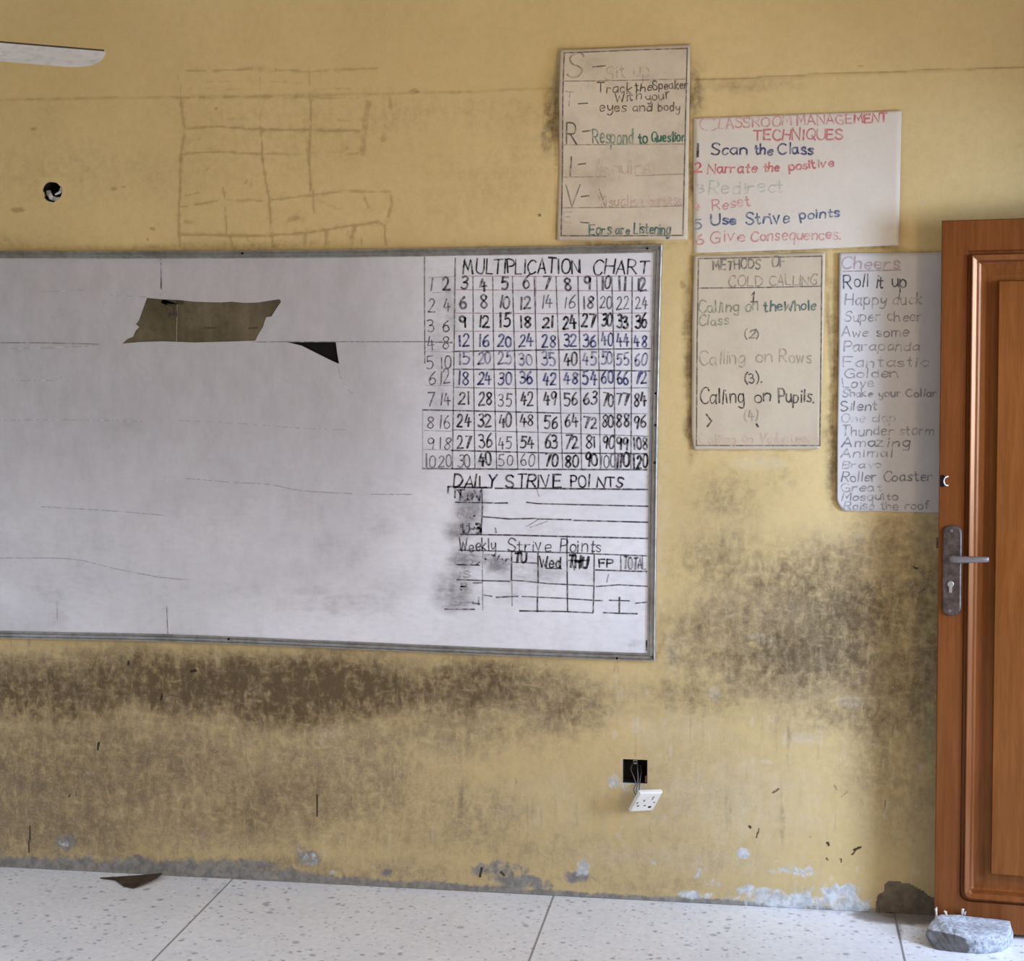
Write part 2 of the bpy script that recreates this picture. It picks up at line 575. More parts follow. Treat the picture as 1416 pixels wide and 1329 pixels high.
def text_strokes(text, p0, p1, cap, jit=0.35):
    """polylines (in photograph points) of `text` written from p0 to p1 with capitals `cap` tall"""
    adv, x = [], 0.0
    for ch in text:
        adv.append(x)
        x += 5.0 if ch == ' ' else GL[ch][0] + 2.2
    tot = x - 2.2
    ux, uy = (p1[0] - p0[0]) / tot, (p1[1] - p0[1]) / tot
    L = math.hypot(p1[0] - p0[0], p1[1] - p0[1])
    nx, ny = (p1[1] - p0[1]) / L, -(p1[0] - p0[0]) / L
    out = []
    for ch, a in zip(text, adv):
        if ch == ' ':
            continue
        ox, oy = random.gauss(0, jit), random.gauss(0, jit)
        sl = random.gauss(0.05, 0.07)
        g = random.gauss(1, 0.06)
        for sm, P in GL[ch][1]:
            P = [(q[0] + random.gauss(0, jit * .5), q[1] + random.gauss(0, jit * .5)) for q in P] if P[0] != P[-1] else P
            if sm:
                P = catmull(P, 4)
            out.append([(p0[0] + (a + q[0] + ox + sl * q[1]) * ux + nx * (q[1] * g + oy) * cap / 10,
                         p0[1] + (a + q[0] + ox + sl * q[1]) * uy + ny * (q[1] * g + oy) * cap / 10) for q in P])
    return out


def pen_mesh(strokes, wpx, depth, lift=0.0006):
    """flat felt-pen strokes lying on an upright surface; depth(x, z) gives the surface's y"""
    V, F = [], []
    hw = wpx / PXM / 2
    for S in strokes:
        P = []
        for q in S:
            v = wall_pt(*q)
            v = np.array((v.x, v.z))
            if P and np.hypot(*(v - P[-1])) < 1e-5:
                continue
            P.append(v)
        if len(P) < 2:
            continue
        # subdivide long runs so the ink follows the sheet
        Q = [P[0]]
        for a, b in zip(P, P[1:]):
            n = max(1, int(np.hypot(*(b - a)) / 0.02))
            for i in range(1, n + 1):
                Q.append(a + (b - a) * i / n)
        P = Q
        d0 = (P[1] - P[0]) / np.hypot(*(P[1] - P[0]))
        d1 = (P[-1] - P[-2]) / np.hypot(*(P[-1] - P[-2]))
        P = [P[0] - d0 * hw * 0.7] + P[1:-1] + [P[-1] + d1 * hw * 0.7]
        base = len(V)
        n = len(P)
        wr = random.uniform(0.85, 1.15)
        for i in range(n):
            t = P[min(i + 1, n - 1)] - P[max(i - 1, 0)]
            t = t / (np.hypot(*t) + 1e-9)
            # keep width at corners
            k = 1.0
            if 0 < i < n - 1:
                a = P[i] - P[i - 1]
                a = a / (np.hypot(*a) + 1e-9)
                k = min(1.8, 1 / max(0.45, abs(float(a @ t))))
            nn = np.array((-t[1], t[0])) * hw * wr * k * random.uniform(0.88, 1.12)
            for sgn in (1, -1):
                x, z = P[i] + sgn * nn
                V.append((x, depth(x, z) - lift, z))
        for i in range(n - 1):
            F.append((base + 2 * i, base + 2 * i + 1, base + 2 * i + 3, base + 2 * i + 2))
    return V, F


BLACK = (0.016, 0.014, 0.018)
GREY = (0.13, 0.12, 0.14)
BLUE = (0.035, 0.045, 0.17)
RED = (0.50, 0.09, 0.10)
GREEN = (0.045, 0.15, 0.105)
BROWN = (0.14, 0.09, 0.06)


class Sheet:
    """something that is written on: parent object, surface depth, colour of the sheet"""

    def __init__(s, parent, depth, paper):
        s.parent, s.depth, s.paper = parent, depth, paper

    def strokes(s, S, name, colr, wpx, fade=0.0, label=None, lift=0.0006):
        box = [(min(q[0] for q in P), min(q[1] for q in P), max(q[0] for q in P), max(q[1] for q in P)) for P in S]
        grp = list(range(len(S)))
        for _ in range(len(S)):                     # strokes that stand together make one part: a word, a row, a ruled grid
            moved = False
            for i in range(len(S)):
                for j in range(i):
                    a, b = box[i], box[j]
                    gap = math.hypot(max(0, a[0] - b[2], b[0] - a[2]), max(0, a[1] - b[3], b[1] - a[3]))
                    size = max(a[2] - a[0], a[3] - a[1], b[2] - b[0], b[3] - b[1])
                    if grp[i] != grp[j] and gap <= max(0.018 * PXM, 0.46 * size):
                        lo, hi = min(grp[i], grp[j]), max(grp[i], grp[j])
                        grp = [lo if g == hi else g for g in grp]
                        moved = True
            if not moved:
                break
        for g in sorted(set(grp)):
            V, F = pen_mesh([P for P, k in zip(S, grp) if k == g], wpx, s.depth, lift)
            o = pymesh(name, V, F, ink(colr, s.paper, fade), s.parent)
            if label: o['label'] = label
        return o

    def text(s, items, name, colr, wpx, fade=0.0, label=None, lift=0.0006):
        S = []
        for t, p0, p1, cap in items:
            S += text_strokes(t, p0, p1, cap)
        return s.strokes(S, name, colr, wpx, fade, label, lift)


# ------------------------------------------------------------------ floor, ceiling, walls
def quad_wall(name, x0, x1, y0, y1, holes, mat, thick, axis='x', at=0.0):
    """upright wall on plane x = at, from y0 to y1, floor to ceiling, with rectangular openings (y0, y1, z0, z1)"""
    bm = bmesh.new()
    ys = sorted({y0, y1, *[h[0] for h in holes], *[h[1] for h in holes]})
    zs = sorted({0.0, ZC, *[h[2] for h in holes], *[h[3] for h in holes]})
    sgn = thick
    for a, b in zip(ys, ys[1:]):
        for c, d in zip(zs, zs[1:]):
            ym, zm = (a + b) / 2, (c + d) / 2
            if any(h[0] < ym < h[1] and h[2] < zm < h[3] for h in holes):
                continue
            if axis == 'x':
                add_box(bm, (min(at, at + sgn), a, c), (max(at, at + sgn), b, d))
            else:
                add_box(bm, (a, min(at, at + sgn), c), (b, max(at, at + sgn), d))
    bmesh.ops.remove_doubles(bm, verts=bm.verts, dist=1e-5)
    o = bmobj(name, bm, mat)
    return tag(o, kind='structure')


M_SIDE = mat_other_wall()
tag(quad_wall('wall_right', 0, 0, YB, 0.2, [(-1.24, -0.34, 0.0, 2.08), (-3.6, -2.1, 0.92, 2.2), (-6.1, -4.4, 0.92, 2.2)], M_SIDE, 0.2, 'x', XR), 'ochre right wall with the open doorway, outside the frame', 'wall')
tag(quad_wall('wall_left', 0, 0, YB, 0.2, [(-3.45, -1.75, 0.92, 2.2), (-6.45, -4.75, 0.92, 2.2)], M_SIDE, -0.2, 'x', XL), 'ochre left wall with windows, outside the frame', 'wall')
tag(quad_wall('wall_back', 0, 0, XL, XR, [(-4.4, -2.6, 0.92, 2.2), (-1.6, 0.4, 0.92, 2.2)], M_SIDE, -0.2, 'y', YB), 'ochre back wall of the classroom with windows, behind the viewer', 'wall')

bm = bmesh.new()
add_box(bm, (XL - 0.2, YB - 0.2, ZC), (XR + 0.2, 0.25, ZC + 0.12))
tag(bmobj('ceiling', bm, mat_plain('off_white_ceiling_paint', (0.66, 0.64, 0.58, 1), 0.85, 0.1, 0, 0.03, 3)), 'off-white classroom ceiling above the frame', 'ceiling', kind='structure')

# floor: fine near the front wall so that swept dirt can lie along it
def axis_pts(parts):
    out = []
    for a, b, st in parts:
        n = max(1, int(round((b - a) / st)))
        out += [a + (b - a) * i / n for i in range(n)]
    return np.array(out + [parts[-1][1]])


fx = axis_pts([(XL - 0.2, -2.4, 0.4), (-2.4, 0.9, 0.012), (0.9, XR + 0.2, 0.2)])
fy = axis_pts([(YB - 0.2, -0.6, 0.4), (-0.6, 0.0, 0.010), (0.0, 0.25, 0.25)])


def grid_mesh(name, us, vs_, fn, mat, skip=None):
    U, Vv = np.meshgrid(us, vs_)
    P = fn(U.ravel(), Vv.ravel())
    nu, nv = len(us), len(vs_)
    i = np.arange((nu - 1) * (nv - 1))
    r, c = i // (nu - 1), i % (nu - 1)
    a = r * nu + c
    Fq = np.stack([a, a + 1, a + 1 + nu, a + nu], 1)
    if skip is not None:
        um, vm = (us[c] + us[c + 1]) / 2, (vs_[r] + vs_[r + 1]) / 2
        Fq = Fq[~skip(um, vm)]
    me = bpy.data.meshes.new(name)
    me.vertices.add(len(P))
    me.vertices.foreach_set('co', np.ascontiguousarray(P, dtype=np.float32).ravel())
    me.loops.add(Fq.size)
    me.loops.foreach_set('vertex_index', Fq.ravel().astype(np.int32))
    me.polygons.add(len(Fq))
    me.polygons.foreach_set('loop_start', (np.arange(len(Fq)) * 4).astype(np.int32))
    me.update(calc_edges=True)
    me.validate()
    return me, U.ravel(), Vv.ravel()


me, FX, FY = grid_mesh('floor', fx, fy, lambda u, v: np.stack([u, v, np.zeros_like(u)], 1), None)
dirt = np.zeros_like(FX)
dn = fbm(FX * 14, FY * 22, 4, 5)
dirt = np.maximum(dirt, 0.5 * (1 - sstep(0.0, 0.045, -FY)) * dn)
dirt = np.maximum(dirt, 0.95 * (1 - sstep(0.5, 1.1, np.hypot((FX - 0.40) / 0.17, (FY + 0.03) / 0.085))))
dirt = np.maximum(dirt, 0.75 * (1 - sstep(0.4, 1.0, np.hypot((FX - 0.40) / 0.012, (FY + 0.12) / 0.20))))
dirt = np.maximum(dirt, 0.45 * (1 - sstep(0.3, 1.0, np.hypot((FX - 0.25) / 0.30, (FY + 0.0) / 0.05))))
dirt = np.maximum(dirt, 0.55 * (1 - sstep(0.2, 1.0, np.hypot((FX + 1.62 + 0.0) / 0.02, (FY + 0.12) / 0.05))))
set_attr(me, 'dirt', dirt)
fl = link('floor', me, mat_floor())
tag(fl, 'pale grey speckled terrazzo floor in metre-wide bays', 'floor', kind='structure')

# ---- front wall with its stains
HOLE_SQ = (wall_pt(861.2, 1067), wall_pt(895.3, 1067), wall_pt(878, 1050), wall_pt(878, 1083))
hx0, hx1, hz1, hz0 = HOLE_SQ[0].x, HOLE_SQ[1].x, HOLE_SQ[2].z, HOLE_SQ[3].z
JC = wall_pt(73, 265.5)
JR = 0.031
jx0, jx1, jz0, jz1 = JC.x - 0.042, JC.x + 0.042, JC.z - 0.042, JC.z + 0.042

STEP = 0.0047


def snap(arr, vals):
    arr = arr.copy()
    for v in vals:
        arr[np.argmin(abs(arr - v))] = v
    return arr


gx = snap(axis_pts([(XL - 0.2, -2.5, 0.3), (-2.5, 0.8, STEP), (0.8, XR + 0.2, 0.2)]), (hx0, hx1, jx0, jx1))
gz = snap(axis_pts([(0.0, 2.75, STEP), (2.75, ZC, 0.2)]), (hz0, hz1, jz0, jz1))
LEDGE = [(-2.6, wall_pt(0, 138).z), (wall_pt(240, 134).x, wall_pt(240, 134).z), (wall_pt(620, 128).x, wall_pt(620, 128).z), (wall_pt(970, 111).x, wall_pt(970, 111).z), (wall_pt(1416, 93).x, wall_pt(1416, 93).z)]


def ledge_z(x):
    return np.interp(x, [p[0] for p in LEDGE], [p[1] for p in LEDGE]) + 0.006 * (fbm(x * 12, x * 0, 3, 9) - 0.5)


def wall_y(x, z):
    lower = 0.0024 * sstep(-0.004, 0.004, ledge_z(x) - z)
    wav = 0.0016 * (fbm(x * 1.7, z * 1.7, 3, 3) - 0.5) + 0.0006 * (fbm(x * 30, z * 30, 3, 4) - 0.5)
    return -(lower + wav)


me, WX, WZ = grid_mesh('wall_front', gx, gz, lambda u, v: np.stack([u, wall_y(u, v), v], 1), None,
                       skip=lambda u, v: ((u > hx0) & (u < hx1) & (v > hz0) & (v < hz1)) | ((u > jx0) & (u < jx1) & (v > jz0) & (v < jz1)))
S = Stain(WX, WZ)
Z0 = np.zeros_like(WX)

grime_shade = Z0.copy()
# long dirty band under the whiteboard, other stains, and some painted shade
for b in ((60, 955, 270, 68, .92), (250, 945, 310, 68, 1.0), (470, 950, 280, 66, .92), (650, 950, 210, 56, .80), (790, 985, 60, 50, .66), (745, 960, 150, 46, .5), (130, 960, 140, 44, .82), (380, 975, 190, 44, .80),
          (140, 1060, 420, 110, .42), (360, 1100, 330, 90, .36), (90, 1140, 240, 70, .34), (620, 1000, 260, 60, .38), (330, 1130, 90, 40, .46), (560, 1160, 260, 60, .22),
          (1010, 880, 140, 80, .52), (1090, 910, 180, 86, .68), (1200, 870, 150, 124, .70), (1180, 930, 160, 66, .58), (1290, 880, 120, 200, .60), (960, 960, 110, 50, .45), (1130, 800, 160, 80, .55), (1000, 780, 110, 70, .42),
          (1010, 690, 80, 70, .36), (1070, 660, 50, 60, .26), (940, 900, 70, 60, .42), (1230, 760, 110, 80, .42), (1240, 1050, 130, 120, .40), (1275, 1010, 90, 240, .38), (1190, 990, 140, 50, .55),  # blobs beside the door paint its shade together with dirt
          (120, 240, 330, 60, .20), (380, 180, 220, 90, .16), (560, 160, 130, 40, .20), (680, 160, 120, 34, .24), (766, 150, 18, 62, .70), (758, 180, 14, 45, .45), (960, 130, 22, 55, .55), (1040, 118, 90, 14, .35),  # tall narrow blobs left of the cream sheet paint its curl's shadow
          (952, 240, 14, 110, .50), (955, 480, 12, 140, .55), (958, 600, 12, 50, .5), (1150, 470, 10, 150, .52), (1153, 620, 14, 110, .68), (1146, 420, 8, 70, .4), (1168, 668, 18, 40, .55), (1230, 345, 80, 9, .42), (1056, 347, 90, 8, .5),
          (850, 338, 90, 10, .62), (700, 345, 180, 10, .30), (300, 344, 300, 10, .32), (10, 335, 60, 16, .40)):  # dark strips along the board's top edge
    S.blob(grime_shade, *b, soft=0.85)
# broom and hand smears: streaky breakup
streak = fbm(WX * 26, WZ * 9, 5, 21)
patch = fbm(WX * 5, WZ * 5, 4, 33)
grime_shade = grime_shade * (0.62 + 0.55 * patch + 0.25 * (streak - 0.5))
grime_shade = np.maximum(grime_shade, 0.16 * sstep(0.52, 0.75, fbm(WX * 3.1, WZ * 3.1, 4, 8)) * (WZ < 2.4))
# vertical run-down streaks
run = sstep(0.60, 0.8, fbm(WX * 60, WZ * 4, 4, 14))
grime_shade = np.maximum(grime_shade, 0.30 * run * sstep(1.2, 0.7, WZ) * sstep(0.0, 0.25, WZ))

dust = Z0.copy()
for b in ((180, 1080, 520, 170, .72), (430, 1060, 330, 190, .62), (60, 1140, 300, 120, .72), (600, 1000, 240, 110, .50), (620, 1130, 260, 120, .46), (340, 950, 760, 80, .74), (750, 970, 170, 70, .62), (900, 1100, 420, 200, .30), (820, 1180, 420, 90, .36), (300, 1195, 760, 44, .55), (900, 1225, 420, 34, .40),
          (1100, 880, 200, 140, .66), (1180, 830, 150, 130, .60), (1010, 880, 130, 110, .50), (1000, 740, 100, 110, .30), (1250, 960, 140, 130, .55), (1230, 1090, 100, 150, .35), (1090, 1000, 120, 50, .30), (1270, 740, 90, 60, .4)):
    S.blob(dust, *b, soft=0.8)
dust = dust * (0.50 + 0.66 * fbm(WX * 8, WZ * 8, 4, 83))
glue = Z0.copy()
def gz_(pts):     # points read off an enlargement of the ghosted grid
    return [(240 + a / 3.933, 60 + b / 3.933) for a, b in pts]
for pts, wd, kk, br in (
        ([(70, 145), (230, 145), (470, 135)], 5, .85, .35), ([(470, 140), (740, 150), (1100, 130)], 5, .75, .40), ([(90, 205), (700, 210)], 4, .5, .45), ([(90, 245), (430, 245)], 3.5, .55, .45), ([(720, 250), (1080, 245)], 4, .55, .45),
        ([(10, 300), (430, 295), (1000, 296)], 5, .7, .30), ([(60, 462), (270, 455), (480, 470)], 4.5, .95, .25), ([(480, 472), (740, 470), (1010, 478)], 5, 1.0, .22), ([(50, 600), (250, 590), (480, 602)], 4.5, .95, .28), ([(490, 602), (740, 600), (1000, 600)], 5, .7, .38),
        ([(30, 888), (160, 872), (280, 850), (480, 856)], 4.5, .85, .28), ([(520, 852), (720, 830), (900, 806), (1180, 805)], 5, .8, .30), ([(40, 1040), (280, 1048), (500, 1052)], 6, .95, .22), ([(520, 1050), (720, 1035), (940, 1000), (1110, 970)], 5.5, .95, .22),
        ([(15, 180), (35, 220), (38, 300)], 4, .6, .3), ([(40, 300), (62, 480), (40, 600), (34, 800), (30, 1000), (40, 1110)], 5.5, .95, .22), ([(470, 130), (472, 300), (476, 460)], 3.6, .55, .35), ([(476, 460), (482, 600), (500, 720), (522, 830), (530, 1000), (545, 1110)], 5.2, .95, .25),
        ([(735, 120), (735, 300)], 4, .6, .35), ([(745, 310), (745, 470), (742, 640), (742, 800)], 6, .95, .25), ([(755, 800), (765, 930)], 4.5, .8, .3), ([(265, 360), (272, 480), (265, 690)], 3.2, .5, .42), ([(270, 780), (278, 860), (290, 1040)], 4.2, .85, .28),
        ([(1170, 290), (1178, 400), (1140, 520)], 14, .8, .38), ([(1060, 320), (1035, 470), (1025, 600)], 15, .7, .40), ([(1180, 810), (1185, 880), (1160, 960)], 8, .8, .33), ([(1110, 970), (1145, 990), (1158, 1090)], 5, .9, .25), ([(800, 600), (870, 605), (940, 570)], 11, .75, .35),
        ([(715, 1040), (715, 1100)], 10, .8, .3), ([(830, 1020), (830, 1090)], 6, .9, .25), ([(985, 1000), (965, 1090)], 11, .95, .25), ([(1022, 1060), (1022, 1100)], 5, .8, .3), ([(310, 1060), (320, 1100)], 10, .7, .35), ([(400, 1060), (420, 1110)], 9, .6, .38),
        ([(60, 970), (130, 980)], 5, .8, .3), ([(60, 830), (140, 810)], 5, .7, .3), ([(610, 965), (690, 950)], 11, .8, .36), ([(1040, 840), (1060, 890)], 8, .8, .35), ([(760, 530), (900, 560)], 6, .5, .4), ([(390, 760), (400, 740)], 7, .6, .3), ([(420, 770), (425, 740)], 6, .6, .3), ([(180, 690), (190, 680)], 7, .7, .2), ([(90, 525), (150, 520)], 6, .55, .3), ([(300, 415), (430, 412)], 5, .45, .35), ([(890, 420), (960, 425)], 5, .6, .3), ([(100, 390), (210, 392)], 4, .4, .35),
        ([(780, 850), (900, 905)], 9, .5, .42), ([(560, 960), (480, 1000)], 6, .35, .42)):
    S.line(glue, gz_(pts), wd, kk, 0.20, br)
    S.line(glue, gz_(pts), wd * 3.0, kk * 0.42, 0.30, br + 0.12, 5)
S.line(glue, [(0, 138), (240, 134), (480, 131), (620, 128)], 6, .55, 0.15, .40)
S.line(glue, [(620, 128), (770, 122)], 8, .5, 0.15, .40)
S.line(glue, [(960, 111), (1030, 108), (1120, 103), (1290, 97), (1416, 93)], 3.4, .95, 0.1, .20)
for q in ((158, 262, 7, 4), (46, 178, 7, 2.5), (172, 259, 6, 2), (25, 290, 14, 5), (212, 316, 5, 4), (205, 332, 4, 3), (300, 152, 4, 3), (572, 126, 8, 2.5), (747, 297, 4, 3), (945, 395, 5, 8), (1190, 90, 4, 2)):
    S.blob(glue, *q, .95, soft=0.5, warp=0.3)
# glue and tape rims around the papers
for pts, wd, kk in (([(771, 90), (768, 190), (770, 330)], 8, .55), ([(953, 70), (955, 330)], 6, .7), ([(957, 350), (955, 620)], 7, .75), ([(1141, 352), (1150, 560), (1150, 690)], 9, .7), ([(960, 350), (1240, 342)], 6, .65), ([(960, 622), (1130, 624)], 5, .6), ([(1155, 600), (1158, 690), (1170, 706)], 10, .8), ([(776, 336), (950, 336)], 8, .5)):
    S.line(glue, pts, wd, kk, 0.15, .28, 3)

pale = Z0.copy()
for b in ((1000, 1110, 230, 110, .55), (760, 1110, 200, 100, .42), (930, 1010, 130, 60, .45), (915, 700, 22, 230, .45), (930, 905, 22, 60, .6), (1080, 700, 60, 70, .3), (930, 1185, 300, 40, .5), (1100, 1010, 90, 40, .35), (610, 1030, 90, 60, .35), (520, 1180, 300, 40, .30)):
    S.blob(pale, *b, soft=0.9)
for b in ((1050, 884, 26, 6, 1.0), (1060, 888, 18, 5, 1.0), (986, 960, 12, 14, .9), (880, 1000, 8, 18, .9), (1175, 970, 26, 12, .8), (1060, 1055, 12, 4, .8), (1110, 1020, 30, 10, .7), (1184, 742, 5, 6, 1.3), (350, 952, 6, 3, 1.2), (4, 928, 3, 8, 1.1), (250, 1146, 5, 3, 1.2), (266, 1156, 4, 4, 1.2), (120, 1070, 40, 3, .8), (310, 970, 4, 12, .8), (460, 1010, 40, 14, .6), (930, 1040, 3, 10, 1.2), (1225, 1120, 3, 22, .9), (1050, 640, 60, 14, .5)):
    S.blob(pale, *b, soft=0.6, warp=0.5)
scr = sstep(0.66, 0.8, fbm(WX * 45, WZ * 16, 4, 41)) * (WZ < 1.0) * (WZ > 0.05)
pale = np.maximum(pale, 0.62 * scr)

cement = Z0.copy()
h = 0.008 + 0.040 * fbm(WX * 9, WX * 0 + 3.1, 5, 61) * (0.35 + 0.65 * sstep(0.0, -1.5, WX))
h = h + 0.020 * sstep(-1.15, -1.6, WX)
cement = np.maximum(cement, 0.80 * (1 - sstep(0.55, 1.5, WZ / h)))
for b in ((90, 1165, 26, 16, .72), (190, 1190, 20, 10, .7), (340, 1195, 60, 14, .75), (430, 1190, 24, 14, .8), (530, 1205, 12, 9, .8), (690, 1205, 60, 14, .62), (665, 1200, 8, 8, .9), (700, 1208, 10, 5, .8), (720, 1220, 60, 12, .75), (800, 1215, 30, 12, .7)):
    S.blob(cement, *b, soft=0.6)
plaster = Z0.copy()
for b in ((1090, 1243, 95, 17, .80), (1160, 1240, 45, 26, .85), (1180, 1252, 34, 18, .9), (1060, 1232, 60, 12, .75), (1030, 1179, 15, 8, .95), (808, 1200, 16, 16, .75), (955, 1236, 22, 9, .92), (980, 1236, 14, 8, .85), (970, 1205, 26, 10, .45), (430, 1190, 18, 13, .72), (88, 1166, 14, 10, .6), (905, 1192, 6, 5, .9), (1075, 1190, 6, 4, .8), (1110, 1205, 50, 12, .5), (990, 1220, 20, 10, .5), (875, 1090, 26, 14, .62), (848, 1078, 14, 14, .62), (1265, 783, 7, 8, .45), (1268, 812, 20, 14, .30), (462, 1205, 6, 4, .9)):
    S.blob(plaster, *b, soft=0.7, warp=0.5)
repair = Z0.copy()
RP = [(1210, 1268), (1212, 1250), (1216, 1238), (1224, 1232), (1226, 1221), (1236, 1217), (1246, 1219), (1262, 1223), (1276, 1231), (1286, 1237), (1300, 1242), (1312, 1275), (1300, 1282)]
RPW = [(wall_pt(*q).x, wall_pt(*q).z) for q in RP]
_x = WX + 0.016 * (fbm(WX * 40, WZ * 40, 3, 91) - 0.5)
_z = WZ + 0.016 * (fbm(WX * 40, WZ * 40, 3, 92) - 0.5)
_in = np.zeros(WX.shape, bool)
for (x0_, z0_), (x1_, z1_) in zip(RPW, RPW[1:] + RPW[:1]):
    _in ^= ((z0_ > _z) != (z1_ > _z)) & (_x < (x1_ - x0_) * (_z - z0_) / ((z1_ - z0_) if z1_ != z0_ else 1e-9) + x0_)
repair[_in] = 1.0
mark = Z0.copy()
for pts, wd, kk in (([(439.5, 1098), (439, 1128)], 3.4, 1), ([(137, 1027), (135.5, 1036)], 4.5, 1), ([(224.5, 959), (223, 968)], 4, 1), ([(42, 1142), (40, 1178)], 3.2, .9), ([(178, 915), (178, 919)], 5, 1), ([(265, 928), (271, 927)], 5.5, 1), ([(95, 1102), (98, 1098)], 3.5, .7), ([(106, 1093), (105, 1101)], 3, .6), ([(11, 1048), (12, 1055)], 4, .5), ([(72, 1212), (76, 1208)], 3, .5),
                    ([(1036.5, 1142), (1038, 1145)], 4.5, 1), ([(1050, 1146), (1046, 1158)], 4, .7), ([(1144, 1165), (1146, 1168)], 5, 1), ([(1181, 1175), (1190, 1171)], 5, .85), ([(1143, 1187), (1144, 1188)], 4, .9), ([(1162, 1187), (1163, 1191)], 4, .8), ([(1178, 1182), (1183, 1176)], 4, .7), ([(1069, 1096), (1077, 1091)], 6, .6), ([(1154, 1086), (1157, 1092)], 5, .55), ([(1163, 1102), (1172, 1095)], 4, .5), ([(1119, 1156), (1121, 1158)], 3.5, .6), ([(713, 1076), (714, 1084)], 4, .5), ([(684, 1154), (690, 1160)], 4, .45), ([(1082, 920), (1084, 922)], 5, .6), ([(1224, 1107), (1225, 1122)], 3, .6),
                    ([(666, 1200), (664, 1212)], 6, .75), ([(693, 1206), (697, 1210)], 7, .7), ([(1264, 784), (1268, 786)], 4, .9), ([(1262, 812), (1270, 820), (1280, 814)], 2.6, .6), ([(208, 316), (213, 320)], 4, .45), ([(746, 297), (748, 298)], 4, .8), ([(213, 315), (216, 318)], 3, .5), ([(575, 127), (580, 127)], 3, .6), ([(1213, 1240), (1216, 1262)], 5, .5), ([(1212, 1266), (1232, 1262), (1250, 1268), (1290, 1272)], 5, .7),
                    ([(0, 1206.5), (300, 1213), (700, 1235), (1000, 1250), (1200, 1261)], 3, .55)):
    S.line(mark, pts, wd * 1.12, kk, 0.05)
for nm, arr in (('dust', dust), ('grime_shade', grime_shade), ('glue', glue), ('pale', pale), ('cement', cement), ('plaster', plaster), ('repair', repair), ('mark', mark)):
    set_attr(me, nm, np.clip(arr, 0, 1.3))
M_WALL = mat_front_wall()
wf = link('wall_front', me, M_WALL, smooth=True)
tag(wf, 'stained ochre front wall with dirty band, glue marks and flaking foot', 'wall', kind='structure')

# plaster collar around the round box, closing the square left in the wall's mesh
bm = bmesh.new()
N = 32
inn, out_, back = [], [], []
for i in range(N):
    a = 2 * math.pi * i / N + math.pi / 4
    c_, s_ = math.cos(a), math.sin(a)
    q = 0.0435 / max(abs(c_), abs(s_))
    rr = JR * (1 + 0.05 * math.sin(3 * a + 1) + 0.03 * math.sin(7 * a))
    inn.append(bm.verts.new((JC.x + rr * c_, -0.0036, JC.z + rr * s_)))
    out_.append(bm.verts.new((JC.x + q * c_, -0.0030, JC.z + q * s_)))
    back.append(bm.verts.new((JC.x + rr * c_, 0.006, JC.z + rr * s_)))
for i in range(N):
    j = (i + 1) % N
    bm.faces.new((out_[i], out_[j], inn[j], inn[i]))
    bm.faces.new((inn[i], inn[j], back[j], back[i]))
o = bmobj('plaster_collar', bm, M_WALL, wf)
o['label'] = 'rough rim of the round opening'


def local(o, root):
    """geometry already in the root's own axes"""
    o.parent = root
    o.matrix_parent_inverse = Matrix.Identity(4)
    return o


# ------------------------------------------------------------------ the open door, swung back against the front wall
DA, DS = math.radians(7.0), math.radians(0.72)      # angle to the wall, sag on the hinges
d0 = Vector((math.cos(DA), -math.sin(DA), 0))
DX = (d0 * math.cos(DS) + Vector((0, 0, 1)) * math.sin(DS)).normalized()
DZ = (Vector((0, 0, 1)) * math.cos(DS) - d0 * math.sin(DS)).normalized()
DN = DX.cross(DZ)                                  # towards the room
if DN.y > 0:
    DN = -DN
P0 = wall_pt(1292, 1250, -0.14)
DO = P0 - DZ * ((P0.z - 0.012) / DZ.z)             # foot of the free edge, front face
DM = Matrix((DX, -DN, DZ)).transposed().to_4x4()
DM.translation = DO


def duv(px, py):
    q = plane_pt(px, py, DO, DN) - DO
    return q.dot(DX), q.dot(DZ)


DH = duv(1302, 305)[1]
DW = 0.90
TH = 0.042
door = empty('door_1')
door.matrix_world = DM
tag(door, 'brown wooden panelled door standing open against the ochre wall', 'door', kind='structure')


def mat_wood(name, c1, c2, rough=0.25):
    k = NT(name, rough, 0.6)
    g = k.noise(10, 5, 0.6, vec=k.scale(6, 6, 0.35), dist=0.4)
    n = k.noise(3, 4)
    f = k.noise(120, 3, 0.7, vec=k.scale(1, 1, 0.12))
    c = k.mix(k.ramp(g, 0.3, 0.72), c1, c2)
    c = k.mix(k.ramp(n, 0.35, 0.75, 0, 0.3), c, tuple(v * 0.7 for v in c1[:3]) + (1,))
    c = k.mix(k.ramp(f, 0.45, 0.8, 0, 0.25), c, tuple(v * 0.5 for v in c1[:3]) + (1,))
    k.color(c)
    k.b.inputs['Specular Tint'].default_value = (1.0, 0.60, 0.32, 1)
    k.bump(g, 0.05, 0.002)
    return k.m


M_WOOD = mat_wood('varnished_brown_wood', (0.140, 0.041, 0.010, 1), (0.195, 0.062, 0.017, 1))
M_WOOD_P = mat_wood('varnished_brown_panel_wood', (0.160, 0.051, 0.011, 1), (0.215, 0.074, 0.018, 1))
# rectangle bounding the moulding, in door axes (left, right, bottom, top)
ML = 0.5 * (duv(1334, 500)[0] + duv(1332.5, 1000)[0])
MT = duv(1346, 347)[1]
MB = duv(1345, 1247)[1]
MR = DW - ML


